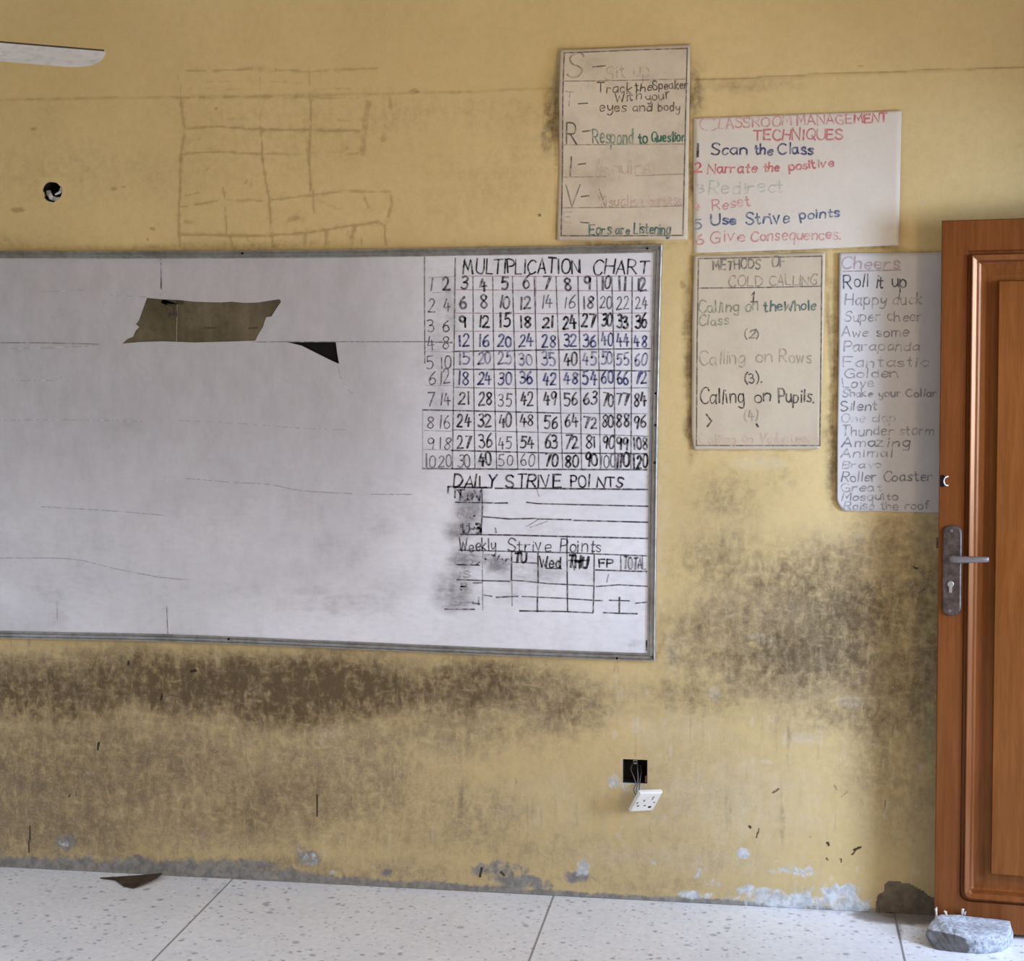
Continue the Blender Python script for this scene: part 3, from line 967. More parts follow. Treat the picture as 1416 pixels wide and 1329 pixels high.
def ring(off, hgt, rt, rb):
    """closed loop of the moulding at inward offset `off` and height `hgt` (towards the room), with small corner radii"""
    l, r, b, t = ML + off, MR - off, MB + off, MT - off
    pts = []
    for cx, cz, a0, rad in ((l, b, math.pi, rb), (r, b, 1.5 * math.pi, rb), (r, t, 0, rt), (l, t, 0.5 * math.pi, rt)):
        rad = max(0.0006, rad)
        sx = 1 if cx == l else -1
        sz = 1 if cz == b else -1
        for k in range(7):
            a = a0 + k / 6 * math.pi / 2
            pts.append((cx + sx * rad + rad * math.cos(a), -hgt, cz + sz * rad + rad * math.sin(a)))
    return pts


def rings_mesh(name, prof, mat, cap=False, ro=(0.004, 0.026)):
    V, F = [], []
    for off, hgt in prof:
        V += ring(off, hgt, ro[0] - off * 0.1, ro[1] - off * 0.6)
    n = 28
    for i in range(len(prof) - 1):
        for k in range(n):
            a, b = i * n + k, i * n + (k + 1) % n
            F.append((a, b, b + n, a + n))
    if cap:
        F.append(tuple(range((len(prof) - 1) * n, len(prof) * n)))
    bm = bmesh.new()
    vv = [bm.verts.new(v) for v in V]
    for f in F:
        bm.faces.new([vv[i] for i in f])
    bmesh.ops.recalc_face_normals(bm, faces=bm.faces)
    bm.faces.ensure_lookup_table()
    me = bpy.data.meshes.new(name)
    bm.to_mesh(me)
    bm.free()
    o = bpy.data.objects.new(name, me)
    COL.objects.link(o)
    me.materials.append(mat)
    return local(o, door)


# stiles and rails: slab with the face open where the moulding sits
bm = bmesh.new()
n = 28
inner = [bm.verts.new(p) for p in ring(-0.001, 0.0, 0.004, 0.026)]
cor = [bm.verts.new((x, 0.0, z)) for x, z in ((0.003, 0.0), (DW, 0.0), (DW, DH - 0.003), (0.003, DH - 0.003))]
edge = [bm.verts.new((x, 0.003, z)) for x, z in ((0.0, 0.0), (DW, 0.0), (DW, DH), (0.0, DH))]
rear = [bm.verts.new((x, TH, z)) for x, z in ((0.0, 0.0), (DW, 0.0), (DW, DH), (0.0, DH))]
for q in range(4):
    for k in range(6):
        bm.faces.new((inner[q * 7 + k], inner[q * 7 + k + 1], cor[q]))
    bm.faces.new((inner[q * 7 + 6], inner[((q + 1) * 7) % n], cor[(q + 1) % 4], cor[q]))
    bm.faces.new((cor[q], cor[(q + 1) % 4], edge[(q + 1) % 4], edge[q]))
    bm.faces.new((edge[q], edge[(q + 1) % 4], rear[(q + 1) % 4], rear[q]))
bm.faces.new(rear)
bmesh.ops.recalc_face_normals(bm, faces=bm.faces)
local(bmobj('stile_frame', bm, M_WOOD), door)
rings_mesh('moulding', [(-0.001, 0.0), (0.0, -0.004), (0.0015, -0.008), (0.0080, -0.0085), (0.0095, -0.003), (0.0105, 0.006), (0.0115, 0.0112), (0.0130, 0.0120), (0.0150, 0.0112), (0.0245, 0.0058), (0.0262, 0.0040), (0.0275, -0.003), (0.0290, -0.0120), (0.0310, -0.0170), (0.0360, -0.0205), (0.050, -0.0225), (0.060, -0.0230), (0.066, -0.0230)], M_WOOD)
rings_mesh('raised_panel', [(0.066, -0.0230), (0.081, -0.0230), (0.0825, -0.003), (0.0845, 0.0010), (0.12, 0.0010)], M_WOOD_P, cap=True, ro=(0.002, 0.004))

M_PLATE = NT('tarnished_bronze_plate', 0.42, 0.5, 0.75)
_n = M_PLATE.noise(60, 5)
M_PLATE.color(M_PLATE.mix(M_PLATE.ramp(_n, 0.3, 0.7), (0.075, 0.055, 0.048, 1), (0.15, 0.115, 0.10, 1)))
M_PLATE = M_PLATE.m
M_LEVER = mat_plain('worn_grey_lever_metal', (0.22, 0.20, 0.20, 1), 0.38, 0.5, 0.6)
M_DARK = mat_plain('black_void', (0.012, 0.010, 0.010, 1), 0.9, 0.1)
M_STEEL = mat_plain('bright_steel', (0.55, 0.53, 0.50, 1), 0.35, 0.5, 0.8)


def stadium(cu, v0, v1, hw, steps=10, r=None):
    r = r or hw
    pts = []
    for cx, cz, a0 in ((cu + hw - r, v1 - r, 0), (cu - hw + r, v1 - r, 90), (cu - hw + r, v0 + r, 180), (cu + hw - r, v0 + r, 270)):
        for k in range(steps + 1):
            a = R(a0 + 90 * k / steps)
            pts.append((cx + r * math.cos(a), cz + r * math.sin(a)))
    return pts


def dome(bm, outline, layers, y0=0.0):
    """stack of shrinking outlines standing on the door face: layers = [(inset, height)]"""
    cx = sum(p[0] for p in outline) / len(outline)
    cz = sum(p[1] for p in outline) / len(outline)
    prev = None
    n = len(outline)
    for ins, h in layers:
        loop = []
        for x, z in outline:
            dx, dz = x - cx, z - cz
            L = math.hypot(dx, dz) + 1e-9
            # inset along the outline's own normal, near enough for a long rounded plate
            loop.append(bm.verts.new((x - ins * math.copysign(min(1, abs(dx) / 0.01), dx), y0 - h, z - ins * dz / L)))
        if prev:
            for k in range(n):
                bm.faces.new((prev[k], prev[(k + 1) % n], loop[(k + 1) % n], loop[k]))
        prev = loop
    bm.faces.new(prev)


hu0, hv1 = duv(1304, 726)
hu1, hv0 = duv(1329.5, 851)
hcu, hhw = (hu0 + hu1) / 2, (hu1 - hu0) / 2
hp = empty('handle_plate')
hp.empty_display_size = 0.01
local(hp, door)
bm = bmesh.new()
dome(bm, stadium(hcu, hv0, hv1, hhw, r=hhw * 0.8), [(0, 0), (0.0, 0.006), (0.002, 0.009), (0.005, 0.0105)])
bpy.data.objects.remove(hp)
hp = local(bmobj('handle_plate', bm, M_PLATE), door)
hp['label'] = 'dark bronze backplate with rounded ends'
lu0, lv0 = duv(1318, 771)
lu1, lv1 = duv(1367.5, 771)
bm = bmesh.new()
add_tube(bm, [(lu0, -0.008, lv0), (lu0, -0.022, lv0), (lu0 + 0.001, -0.038, lv0), ], [0.0105, 0.0095, 0.010], 14)
sec = []
for i, (t, hh, yy, dd) in enumerate(((-0.10, 0.0085, -0.040, 0.008), (0.0, 0.0100, -0.043, 0.009), (0.15, 0.0105, -0.045, 0.0085), (0.4, 0.0092, -0.046, 0.007), (0.75, 0.0080, -0.045, 0.006), (0.96, 0.0076, -0.043, 0.006), (1.0, 0.0062, -0.042, 0.005))):
    x = lu0 + (lu1 - lu0) * t
    z = lv0 + (lv1 - lv0) * t
    sec.append([bm.verts.new((x, yy + dd * math.sin(a) * 0.9, z + hh * math.cos(a))) for a in [2 * math.pi * k / 12 for k in range(12)]])
for A, B in zip(sec, sec[1:]):
    for k in range(12):
        bm.faces.new((A[k], A[(k + 1) % 12], B[(k + 1) % 12], B[k]))
bm.faces.new(sec[0])
bm.faces.new(sec[-1])
o = local(bmobj('lever', bm, M_LEVER, smooth=True), hp)
o['label'] = 'grey lever handle pointing to the panel'
ku, kv = duv(1314.5, 812)
bm = bmesh.new()
dome(bm, stadium(ku, kv - 0.014, kv + 0.010, 0.0042), [(0, 0), (0, 0.0035), (0.001, 0.0042)], -0.0100)
dome(bm, stadium(ku, kv + 0.002, kv + 0.0185, 0.0085), [(0, 0), (0, 0.0035), (0.001, 0.0042)], -0.0101)
o = local(bmobj('lock_cylinder', bm, M_STEEL), hp)
o['label'] = 'steel key cylinder below the lever'
for px, py in ((1316, 733.5), (1313, 844)):
    su_, sv_ = duv(px, py)
    bm = bmesh.new()
    dome(bm, stadium(su_, sv_ - 0.004, sv_ + 0.004, 0.004), [(0, 0), (0, 0.0012), (0.0015, 0.002)], -0.0100)
    local(bmobj('screw', bm, M_LEVER), hp)
# catch on the free edge and the wire staple with its dark hole
bm = bmesh.new()
u_, v_ = duv(1296, 752)
add_box(bm, (-0.006, 0.012, v_ - 0.014), (0.0005, 0.030, v_ + 0.014))
local(bmobj('latch', bm, M_PLATE), door)
su_, sv_ = duv(1303, 665)
bm = bmesh.new()
dome(bm, stadium(su_, sv_ - 0.017, sv_ + 0.017, 0.006), [(0, 0), (0, 0.0008)])
st_hole = local(bmobj('staple_hole', bm, M_DARK), door)
bm = bmesh.new()
hu_, hv_ = duv(1309, 665)
pts = [(hu_ + 0.004, 0.0, hv_ + 0.012), (hu_ + 0.002, -0.006, hv_ + 0.0125), (hu_ - 0.004, -0.010, hv_ + 0.009), (hu_ - 0.007, -0.011, hv_), (hu_ - 0.004, -0.010, hv_ - 0.009), (hu_ + 0.002, -0.006, hv_ - 0.0125), (hu_ + 0.004, 0.0, hv_ - 0.012)]
add_tube(bm, catmull(pts, 4), 0.0017, 8)
o = local(bmobj('wire_staple', bm, mat_plain('white_wire', (0.75, 0.70, 0.62, 1), 0.4, 0.4, 0.2), smooth=True), door)
o['label'] = 'bright bent wire staple near the door edge'
# scratches in the varnish of the panel
def door_marks(name, lines, wd, mat, h):
    V, F = [], []
    for L in lines:
        P = [np.array(duv(*q)) for q in catmull(L, 4)]
        b = len(V)
        for i in range(len(P)):
            t = P[min(i + 1, len(P) - 1)] - P[max(i - 1, 0)]
            t = t / np.hypot(*t)
            nn = np.array((-t[1], t[0])) * wd * (0.4 + 0.6 * math.sin(math.pi * (i + 0.5) / len(P)))
            for s_ in (1, -1):
                q = P[i] + s_ * nn
                V.append((q[0], -h, q[1]))
        for i in range(len(P) - 1):
            F.append((b + 2 * i, b + 2 * i + 1, b + 2 * i + 3, b + 2 * i + 2))
    me = bpy.data.meshes.new(name)
    me.from_pydata(V, [], F)
    o = bpy.data.objects.new(name, me)
    COL.objects.link(o)
    me.materials.append(mat)
    return local(o, door)


door_marks('scratches', [[(1399, 774), (1405, 769), (1411, 771), (1418, 779)], [(1407, 823), (1413, 827), (1419, 833)], [(1414, 700), (1416, 711), (1420, 717)]], 0.0014, mat_plain('scratched_varnish', (0.06, 0.025, 0.012, 1), 0.7), 0.0008)

# ------------------------------------------------------------------ the whiteboard
YB0 = -0.004                                         # back of the board
YS = -0.0150                                         # face of the laminate
top_px = [(-300, 347.5), (0, 347), (225, 347), (450, 345.6), (660, 342.5), (870, 339), (916, 338)]
bot_px = [(-300, 878), (0, 882.2), (230, 887), (450, 895.8), (660, 905), (870, 913.0), (906.2, 913.5)]
right_px = [(916, 338), (913, 440), (910.5, 560), (909, 640), (907.6, 760), (906.4, 860), (906.2, 913.5)]
wp = lambda L: [np.array((wall_pt(*q, -0.012).x, wall_pt(*q, -0.012).z)) for q in L]
TOP, BOT, RGH = wp(top_px), wp(bot_px), wp(right_px)
LX = -2.75
TOP[0] = np.array((LX, TOP[1][1] + 0.001))
BOT[0] = np.array((LX, BOT[1][1] + 0.002))
LFT = [TOP[0], BOT[0]]
xs_t, zs_t = [p[0] for p in TOP], [p[1] for p in TOP]
xs_b, zs_b = [p[0] for p in BOT], [p[1] for p in BOT]
zs_r, xs_r = [p[1] for p in RGH][::-1], [p[0] for p in RGH][::-1]

board = empty('whiteboard', (LX / 2 - 0.15, -0.004, 1.33))
tag(board, 'large worn whiteboard in an aluminium frame with a torn patch and handwritten charts', 'whiteboard')

M_ALU = NT('weathered_aluminium', 0.36, 0.5, 0.85)
_n = M_ALU.noise(45, 5)
_n2 = M_ALU.noise(8, 5)
M_ALU.color(M_ALU.mix(M_ALU.ramp(_n2, 0.45, 0.75, 0, 0.55), M_ALU.mix(M_ALU.ramp(_n, 0.35, 0.75), (0.47, 0.465, 0.45, 1), (0.33, 0.325, 0.305, 1)), (0.20, 0.18, 0.15, 1)))
M_ALU.put(M_ALU.b.inputs['Roughness'], M_ALU.ramp(_n, 0.3, 0.7, 0.28, 0.5))
M_ALU = M_ALU.m
PROF = [(0, 0.000), (0, 0.014), (0.0006, 0.0165), (0.0022, 0.0178), (0.0044, 0.0178), (0.0056, 0.0160), (0.0062, 0.0125), (0.0098, 0.0125), (0.0104, 0.0165), (0.0114, 0.0185), (0.0142, 0.0185), (0.0152, 0.0165), (0.0158, 0.0130), (0.0180, 0.0128), (0.0186, 0.0150), (0.0196, 0.0158), (0.0222, 0.0155), (0.0232, 0.0138), (0.0232, 0.0105)]


def rail(name, path, inward, s0, s1, label):
    """extrude the frame profile along `path` ((x, z) points); `inward` turns the path direction to the board's middle; mitred ends"""
    V, F = [], []
    n = len(PROF)
    m = len(path)
    for i, p in enumerate(path):
        t = path[min(i + 1, m - 1)] - path[max(i - 1, 0)]
        t = t / np.hypot(*t)
        nn = np.array((-t[1], t[0])) * inward
        for s_, h_ in PROF:
            q = p + nn * s_
            if i == 0: q = q + t * s_ * s0
            if i == m - 1: q = q - t * s_ * s1
            V.append((q[0], YB0 - h_, q[1]))
    for i in range(m - 1):
        for k in range(n - 1):
            F.append((i * n + k, i * n + k + 1, (i + 1) * n + k + 1, (i + 1) * n + k))
        F.append((i * n + n - 1, i * n, (i + 1) * n, (i + 1) * n + n - 1))
    F.append(tuple(range(n)))
    F.append(tuple(range((m - 1) * n, m * n)))
    bm = bmesh.new()
    vv = [bm.verts.new(v) for v in V]
    for f in F:
        bm.faces.new([vv[i] for i in f])
    o = bmobj(name, bm, M_ALU, board)
    o['label'] = label
    return o


def dens(P, n=4):
    return [np.array(q) for q in catmull([tuple(p) for p in P], n)]


rail('frame_rail', dens(TOP), -1, 1, 1, 'top aluminium frame rail')
rail('frame_rail', dens(BOT), 1, 1, 1, 'bottom aluminium frame rail')
rail('frame_rail', dens(RGH), -1, 1, 1, 'right aluminium frame rail')
rail('frame_rail', LFT, 1, 1, 1, 'left aluminium frame rail, outside the frame')
# rivets and chips on the rails
for px, py in ((335, 350.5), (895, 343.5), (316, 884), (853, 910.5), (906.5, 544), (906.5, 588), (905.5, 640)):
    c = wall_pt(px, py, -0.0215)
    bm = bmesh.new()
    add_tube(bm, [(c.x, -0.018, c.z), (c.x, -0.0232, c.z)], 0.0034, 10)
    bmobj('rivet', bm, M_DARK, board)

# torn patch and triangular hole, as outlines in the photograph
z1 = lambda a, b: (a / 2.832, 330 + b / 2.832)
TEAR = [z1(*q) for q in ((575, 232), (640, 238), (700, 240), (760, 247), (860, 250), (905, 247), (960, 252), (1010, 250), (1060, 242), (1095, 237), (1101, 247), (1085, 270), (1063, 305), (1042, 308), (1030, 345), (1012, 375), (1000, 400), (900, 403), (760, 407), (640, 402), (550, 405), (478, 411), (500, 392), (520, 385), (530, 362), (545, 346), (532, 335), (545, 318), (556, 285))]
TRI = [z1(*q) for q in ((1120, 405), (1200, 404), (1315, 405), (1320, 445), (1328, 491), (1300, 479), (1240, 449), (1180, 419))]
b2 = lambda L, y: [(wall_pt(*q, y).x, wall_pt(*q, y).z) for q in L]
TEARW, TRIW = b2(TEAR, YS), b2(TRI, YS)


def inside(P, X, Z):
    r = np.zeros(X.shape, bool)
    for (x0, z0), (x1, z1_) in zip(P, P[1:] + P[:1]):
        c = (z0 > Z) != (z1_ > Z)
        r ^= c & (X < (x1 - x0) * (Z - z0) / ((z1_ - z0) if z1_ != z0 else 1e-9) + x0)
    return r


def sheet_with_holes(holes, x0, step, y):
    """triangulated sheet filling the frame, with the given outlines cut out of it"""
    pts, edges = [], []
    for Hh in holes:
        b = len(pts)
        pts += [Vector(p) for p in Hh]
        edges += [(b + i, b + (i + 1) % len(Hh)) for i in range(len(Hh))]
    rim = []
    zt = lambda x: float(np.interp(x, xs_t, zs_t)) - 0.012
    zb = lambda x: float(np.interp(x, xs_b, zs_b)) + 0.012
    nx_ = int(2.05 / step)
    xcol = list(np.linspace(x0, -2.4, 4))[:-1] + list(np.linspace(-2.4, -0.335, nx_))
    nz_ = int(1.2 / step)
    for x in xcol:
        for t in np.linspace(0, 1, nz_):
            pts.append(Vector((x, zb(x) + (zt(x) - zb(x)) * t)))
    for t in np.linspace(0, 1, nz_):
        z = zb(-0.31) + (zt(-0.31) - zb(-0.31)) * t
        pts.append(Vector((float(np.interp(z, zs_r, xs_r)) - 0.012, z)))
    v2, e2_, f2, *_ = delaunay_2d_cdt(pts, edges, [], 0, 1e-6)
    V = np.array([(v.x, v.y) for v in v2])
    T = np.array([f for f in f2 if len(f) == 3])
    cen = V[T].mean(1)
    keep = np.ones(len(T), bool)
    for Hh in holes:
        keep &= ~inside(Hh, cen[:, 0], cen[:, 1])
    T = T[keep]
    return V, T


V, T = sheet_with_holes([TEARW, TRIW], LX + 0.012, 0.011, YS)
me = bpy.data.meshes.new('laminate_face')
me.from_pydata([(x, YS, z) for x, z in V], [], [tuple(int(i) for i in t) for t in T])
me.update()
bx, bz = V[:, 0], V[:, 1]
SB = Stain(bx, bz)
smudge = np.zeros(len(V))
for b in ((650, 705, 26, 40, 1.0), (640, 730, 30, 26, .85), (652, 682, 22, 16, .9), (690, 778, 34, 18, .85), (650, 775, 36, 28, .80), (636, 815, 40, 40, .75), (628, 832, 32, 22, .65), (735, 790, 100, 36, .42), (800, 790, 60, 26, .28), (760, 725, 70, 20, .22), (870, 778, 30, 16, .30), (700, 825, 60, 20, .30), (700, 640, 60, 14, .36), (650, 642, 40, 12, .40),
          (608, 500, 26, 150, .30), (628, 430, 16, 70, .42), (632, 540, 12, 90, .34), (610, 640, 40, 20, .28), (760, 400, 140, 22, .14), (780, 510, 130, 150, .13), (740, 620, 90, 30, .16),
          (25, 380, 60, 18, .34), (35, 372, 26, 12, .42), (140, 385, 30, 14, .25), (60, 405, 120, 20, .22), (90, 435, 120, 20, .24), (20, 500, 60, 16, .22), (100, 550, 90, 40, .16), (180, 590, 40, 14, .36), (50, 480, 110, 30, .22), (390, 405, 60, 14, .16), (300, 540, 120, 40, .12), (60, 620, 60, 30, .18), (330, 700, 260, 90, .18), (470, 760, 80, 40, .30), (540, 720, 40, 30, .24), (480, 835, 110, 26, .34), (430, 815, 50, 12, .34), (340, 810, 60, 20, .26), (70, 820, 60, 50, .28), (120, 800, 60, 40, .22), (120, 760, 140, 40, .16), (230, 830, 60, 50, .18), (540, 820, 60, 40, .24), (80, 850, 30, 30, .3), (880, 890, 18, 10, .4), (898, 620, 6, 280, .35)):
    SB.blob(smudge, *b, soft=0.95)
smudge = np.maximum(smudge, 0.10 * sstep(0.45, 0.7, fbm(bx * 6, bz * 9, 4, 5)))
smudge *= 0.55 + 0.9 * fbm(bx * 22, bz * 30, 4, 6)
warm = np.zeros(len(V))
for b in ((250, 380, 700, 90, .4), (450, 440, 500, 120, .25), (820, 350, 200, 40, .5)):
    SB.blob(warm, *b, soft=1.0)
# the board is palest along its foot and at the lower right, greyest above
grey_tone = 0.46 * sstep(-0.95, -1.25, bx) * sstep(0.78, 0.98, bz) + 0.44 * sstep(0.95, 1.50, bz + 0.10 * (fbm(bx * 2.5, bz * 2.5, 3, 71) - 0.5)) + 0.0 * bx
grey_tone = np.maximum(grey_tone, 0.42 * sstep(0.55, 0.80, fbm(bx * 1.6, bz * 2.2, 3, 72) + 0.25 * sstep(-0.9, -2.0, bx)))
grey_tone *= 1 - 0.60 * sstep(-1.05, -0.80, bx)
set_attr(me, 'grey_tone', grey_tone)
set_attr(me, 'smudge', np.clip(smudge, 0, 1.2))
set_attr(me, 'warmth', warm)
lam = link('laminate_face', me, mat_board(), board)
lam['label'] = 'white laminate writing face, smudged'
so = lam.modifiers.new('thickness', 'SOLIDIFY')
so.thickness = 0.0016
so.offset = 1.0 if me.polygons[0].normal.y > 0 else -1.0

k = NT('bare_brown_hardboard', 0.85, 0.12)
_a = k.noise(7, 5, 0.6)
_b = k.noise(70, 4, 0.6)
_v = k.noise(14, 4, 0.6, vec=k.scale(1, 1, 0.15))
c = k.mix(k.ramp(_a, 0.3, 0.7), (0.085, 0.068, 0.038, 1), (0.165, 0.135, 0.082, 1))
c = k.mix(k.ramp(_b, 0.45, 0.75, 0, 0.35), c, (0.05, 0.038, 0.024, 1))
c = k.mix(k.ramp(_v, 0.5, 0.7, 0, 0.25), c, (0.24, 0.20, 0.14, 1))
k.color(c)
V2, T2 = sheet_with_holes([TRIW], LX + 0.012, 0.05, YS)
me = bpy.data.meshes.new('hardboard_backing')
me.from_pydata([(x, YS + 0.0032, z) for x, z in V2], [], [tuple(int(i) for i in t) for t in T2])
me.update()
hb = link('hardboard_backing', me, k.m, board)
hb['label'] = 'brown hardboard bared where the laminate is torn'
so = hb.modifiers.new('thickness', 'SOLIDIFY')
so.thickness = 0.0030
so.offset = 1.0 if me.polygons[0].normal.y > 0 else -1.0
# black plate standing in for the shade behind the triangular hole
bm = bmesh.new()
c0, c1 = wall_pt(392, 466), wall_pt(474, 508)
add_box(bm, (c0.x, -0.0066, c1.z), (c1.x, -0.0056, c0.z))
o = bmobj('hole_shade_plate', bm, M_DARK, board)
o['label'] = 'black plate painted for the shade in the triangular hole'
# torn paper tatters along the tear: darker curl at its top
flat = lambda y: (lambda x, z: y)
WB = Sheet(board, flat(YS), (0.70, 0.69, 0.73))
HB = Sheet(board, flat(YS + 0.0032), (0.13, 0.10, 0.06))
HB.strokes([[z1(640, 248), z1(665, 275), z1(672, 300)], [z1(645, 246), z1(690, 262), z1(690, 300)], [z1(650, 246), z1(720, 252)]], 'torn_edge_stain', (0.03, 0.022, 0.015), 7, 0.25)
HB.strokes([[z1(700, 250), z1(698, 330), z1(697, 400)]], 'torn_edge_stain', (0.30, 0.26, 0.18), 1.4, 0.1)
HB.strokes([[z1(805, 349), z1(830, 350), z1(852, 349)], [z1(980, 351), z1(1012, 349)]], 'torn_edge_stain', (0.03, 0.022, 0.015), 3.0, 0.35)

# seams and hairline cracks in the laminate
WB.strokes([[(0, 474), (60, 474), (140, 476)], [(352, 473), (400, 472.5), (590, 472.6), (627, 474)], [(224.5, 356), (225, 370), (225.5, 400)], [(233, 838), (234.5, 875)]], 'seam', (0.07, 0.06, 0.07), 1.5, 0.20, 'hairline seam between the laminate sheets')
WB.strokes([catmull([(469, 506), (474, 525), (485, 541), (491, 543)], 4), [(0, 581), (60, 580), (160, 581), (200, 583)], [(250, 581), (330, 585), (420, 592), (480, 594)], catmull([(0, 771), (100, 772), (160, 785), (222, 797), (265, 801)], 4), catmull([(60, 700), (160, 706), (230, 712)], 4), [(60, 404), (118, 401)], [(150, 408), (205, 411)], [(15, 482), (70, 481), (140, 478)], [(20, 526), (75, 526), (92, 520)], catmull([(260, 661), (330, 667), (372, 669), (420, 678), (488, 682)], 4), [(515, 683), (570, 683)], [(82, 830), (82, 855)], [(226, 385), (224, 412)], [(222, 793), (222, 799)]], 'crack', (0.12, 0.11, 0.12), 1.5, 0.42, 'fine curved cracks across the laminate')

# ---- writing on the board
z7 = lambda a, b: (560 + a / 3.827, 330 + b / 3.827)
z8 = lambda a, b: (590 + a / 4.165, 630 + b / 4.165)
WB.text([('MULTIPLICATION', z7(318, 187), z7(928, 186), 19.5), ('CHART', z7(998, 187), z7(1285, 186), 19)], 'chart_heading', BLACK, 2.3, 0.0, 'black heading MULTIPLICATION CHART')
colb = [((630.5, 382), (629, 500), (627, 648)), ((655.3, 383), (656, 500), (658, 648)), ((682.5, 383), (684, 500), (688, 648)), ((709.7, 383), (713, 500), (717, 648)), ((739.8, 383), (743, 500), (746, 648)), ((769.8, 383), (774, 500), (779, 648)), ((800, 383), (803, 500), (805, 648)), ((826, 383), (829, 500), (831, 648)), ((846.6, 383), (850, 500), (851, 648)), ((874.9, 383), (874, 500), (873, 648))]
WB.strokes([list(colb[i]) for i in range(1, 10)], 'chart_grid', BLACK, 1.7, 0.16, 'upright grid lines of the multiplication chart')
WB.strokes([list(colb[0]), [(631, 357), (630.5, 382)], [(588.5, 356), (588.6, 440), (588.8, 502)]], 'chart_grid', BLACK, 2.0, 0.25)
rows = [[(631, 400.8), (760, 402), (897, 402.5)], [(630, 433), (760, 434), (897, 433)], [(630, 458), (760, 458.5), (900, 458)], [(627, 486), (750, 484), (900, 482)], [(628, 510.5), (760, 511), (899, 513)], [(628, 535.5), (760, 538), (898, 536)], [(586, 566.5), (700, 569), (775, 571)], [(626, 594), (760, 598), (897, 603)], [(626, 622.3), (760, 626), (895, 627)], [(586, 647.5), (740, 648.5), (895, 649)]]
WB.strokes([rows[i] for i in (3, 4, 6, 8, 9)], 'chart_grid', BLACK, 2.0, 0.10, 'level grid lines of the multiplication chart')
WB.strokes([rows[i] for i in (5, 7)] + [[(775, 571), (895, 572)]], 'chart_grid', GREY, 1.4, 0.2)
WB.strokes([[(640, 382), (760, 382.5), (901, 382)], rows[0], rows[1], rows[2], [(742, 382), (742, 430)], [(774, 470), (775, 500)]], 'chart_grid', (0.30, 0.10, 0.13), 1.3, 0.35, 'faded reddish grid lines')
WB.strokes([[(594, 384), (630, 383)], [(600, 405), (628, 404)], [(590, 472), (627, 472)], [(590, 486), (627, 487)], [(586, 568), (586, 595), (586, 648)], [(588, 595), (626, 596)], [(588, 621), (626, 622)], [(590, 533), (626, 533)], [(613, 384), (613, 402)]], 'chart_grid', GREY, 1.2, 0.45, 'faint grid lines round the first two columns')
CX = [598, 619, 642.3, 669.7, 698.5, 727, 756.5, 787.3, 813.5, 838.3, 861.5, 887.5]
CXB = [597, 616, 643, 672, 700, 730, 764, 792, 818, 842, 862, 884.5]
RY = [401, 426.5, 452.5, 479, 504, 530.5, 560, 590.5, 620, 645]
colours = {1: (BLACK, .08), 2: (BLACK, .15), 3: (BLACK, 0), 4: (BLUE, .05), 5: (BLUE, .25), 6: (BLUE, .05), 7: (BLACK, .05), 8: (BLACK, .05), 9: (BLACK, .05), 10: (BLACK, .0)}
for r in range(1, 11):
    t = (r - 1) / 9
    main, faint = [], []
    for c in range(1, 13):
        s_ = str(r * c)
        x = CX[c - 1] + (CXB[c - 1] - CX[c - 1]) * t
        wd = 17.5 if len(s_) == 2 else (21 if len(s_) == 3 else 8.5)
        if c >= 10 and len(s_) == 2: wd = 15.5
        if len(s_) == 2: wd -= 4 * s_.count('1')
        if len(s_) == 3: wd -= 2.5 * (s_.count('1') - 1)
        if len(s_) == 3 and c == 12:
            wd = 18
            x += 1.6
        if s_ == '1': wd = 2.5
        if s_ == '11': wd = 8
        y = RY[r - 1] + random.uniform(-1.5, 1.5) + (0.4 if c > 6 else 0)
        if c < 3: y += 5 if r in (2, 3, 4, 5) else 1
        cap = random.uniform(15.5, 18)
        it = (s_, (x - wd / 2, y), (x + wd / 2, y - random.uniform(-.4, .6)), cap)
        weak = (c < 3 and not (r == 1 and c == 2)) or (r == 2 and c >= 7 and c != 9) or (r == 9 and c == 5) or (r == 10 and c in (3, 5, 6, 10)) or (r == 7 and c == 5)
        (faint if weak else main).append(it)
    cc, fd = colours[r]
    if r == 5:
        WB.text([it for it in main if it[0] == '40'], 'number', BLACK, 2.6, 0.05, 'black number 40 in the blue row', 0.0008)
        main = [it for it in main if it[0] != '40']
    WB.text(main, 'number_row', cc, 2.9 if r in (1, 2, 3, 10) else 2.5, fd, 'row of multiples of %d in %s pen' % (r, 'blue' if cc is BLUE else 'black'), 0.0008)
    WB.text(faint, 'number_row', GREY, 1.9, 0.06, 'faded grey numbers beside the multiples of %d' % r, 0.0008)
WB.text([('DAILY', z8(160, 178), z8(405, 180), 16), ('STRIVE', z8(460, 180), z8(775, 178), 17), ('POI', z8(838, 176), z8(940, 176), 14.5), ('NTS', z8(985, 178), z8(1130, 178), 13.5)], 'table_heading', BLACK, 2.5, 0.0, 'black heading DAILY STRIVE POINTS')
WB.strokes([[z8(160, 180), z8(380, 183)], [z8(400, 186), z8(640, 187)], [z8(640, 186), z8(1275, 193)], [z8(170, 266), z8(390, 270)], [z8(400, 271), z8(470, 270)], [z8(580, 266), z8(640, 274), z8(880, 280), z8(1275, 289)], [z8(330, 349), z8(480, 362), z8(630, 359)], [z8(640, 362), z8(835, 366)], [z8(850, 370), z8(1275, 381)], [z8(180, 450), z8(500, 455), z8(800, 463), z8(1275, 474)]], 'table_lines', BLACK, 2.2, 0.04, 'ruled lines of the daily points table')
WB.strokes([[z8(322, 185), z8(326, 300), z8(318, 450)], [z8(170, 180), z8(168, 240)], [z8(130, 175), z8(128, 215)], [z8(128, 178), z8(150, 176)]], 'table_lines', BLACK, 2.6, 0.15)
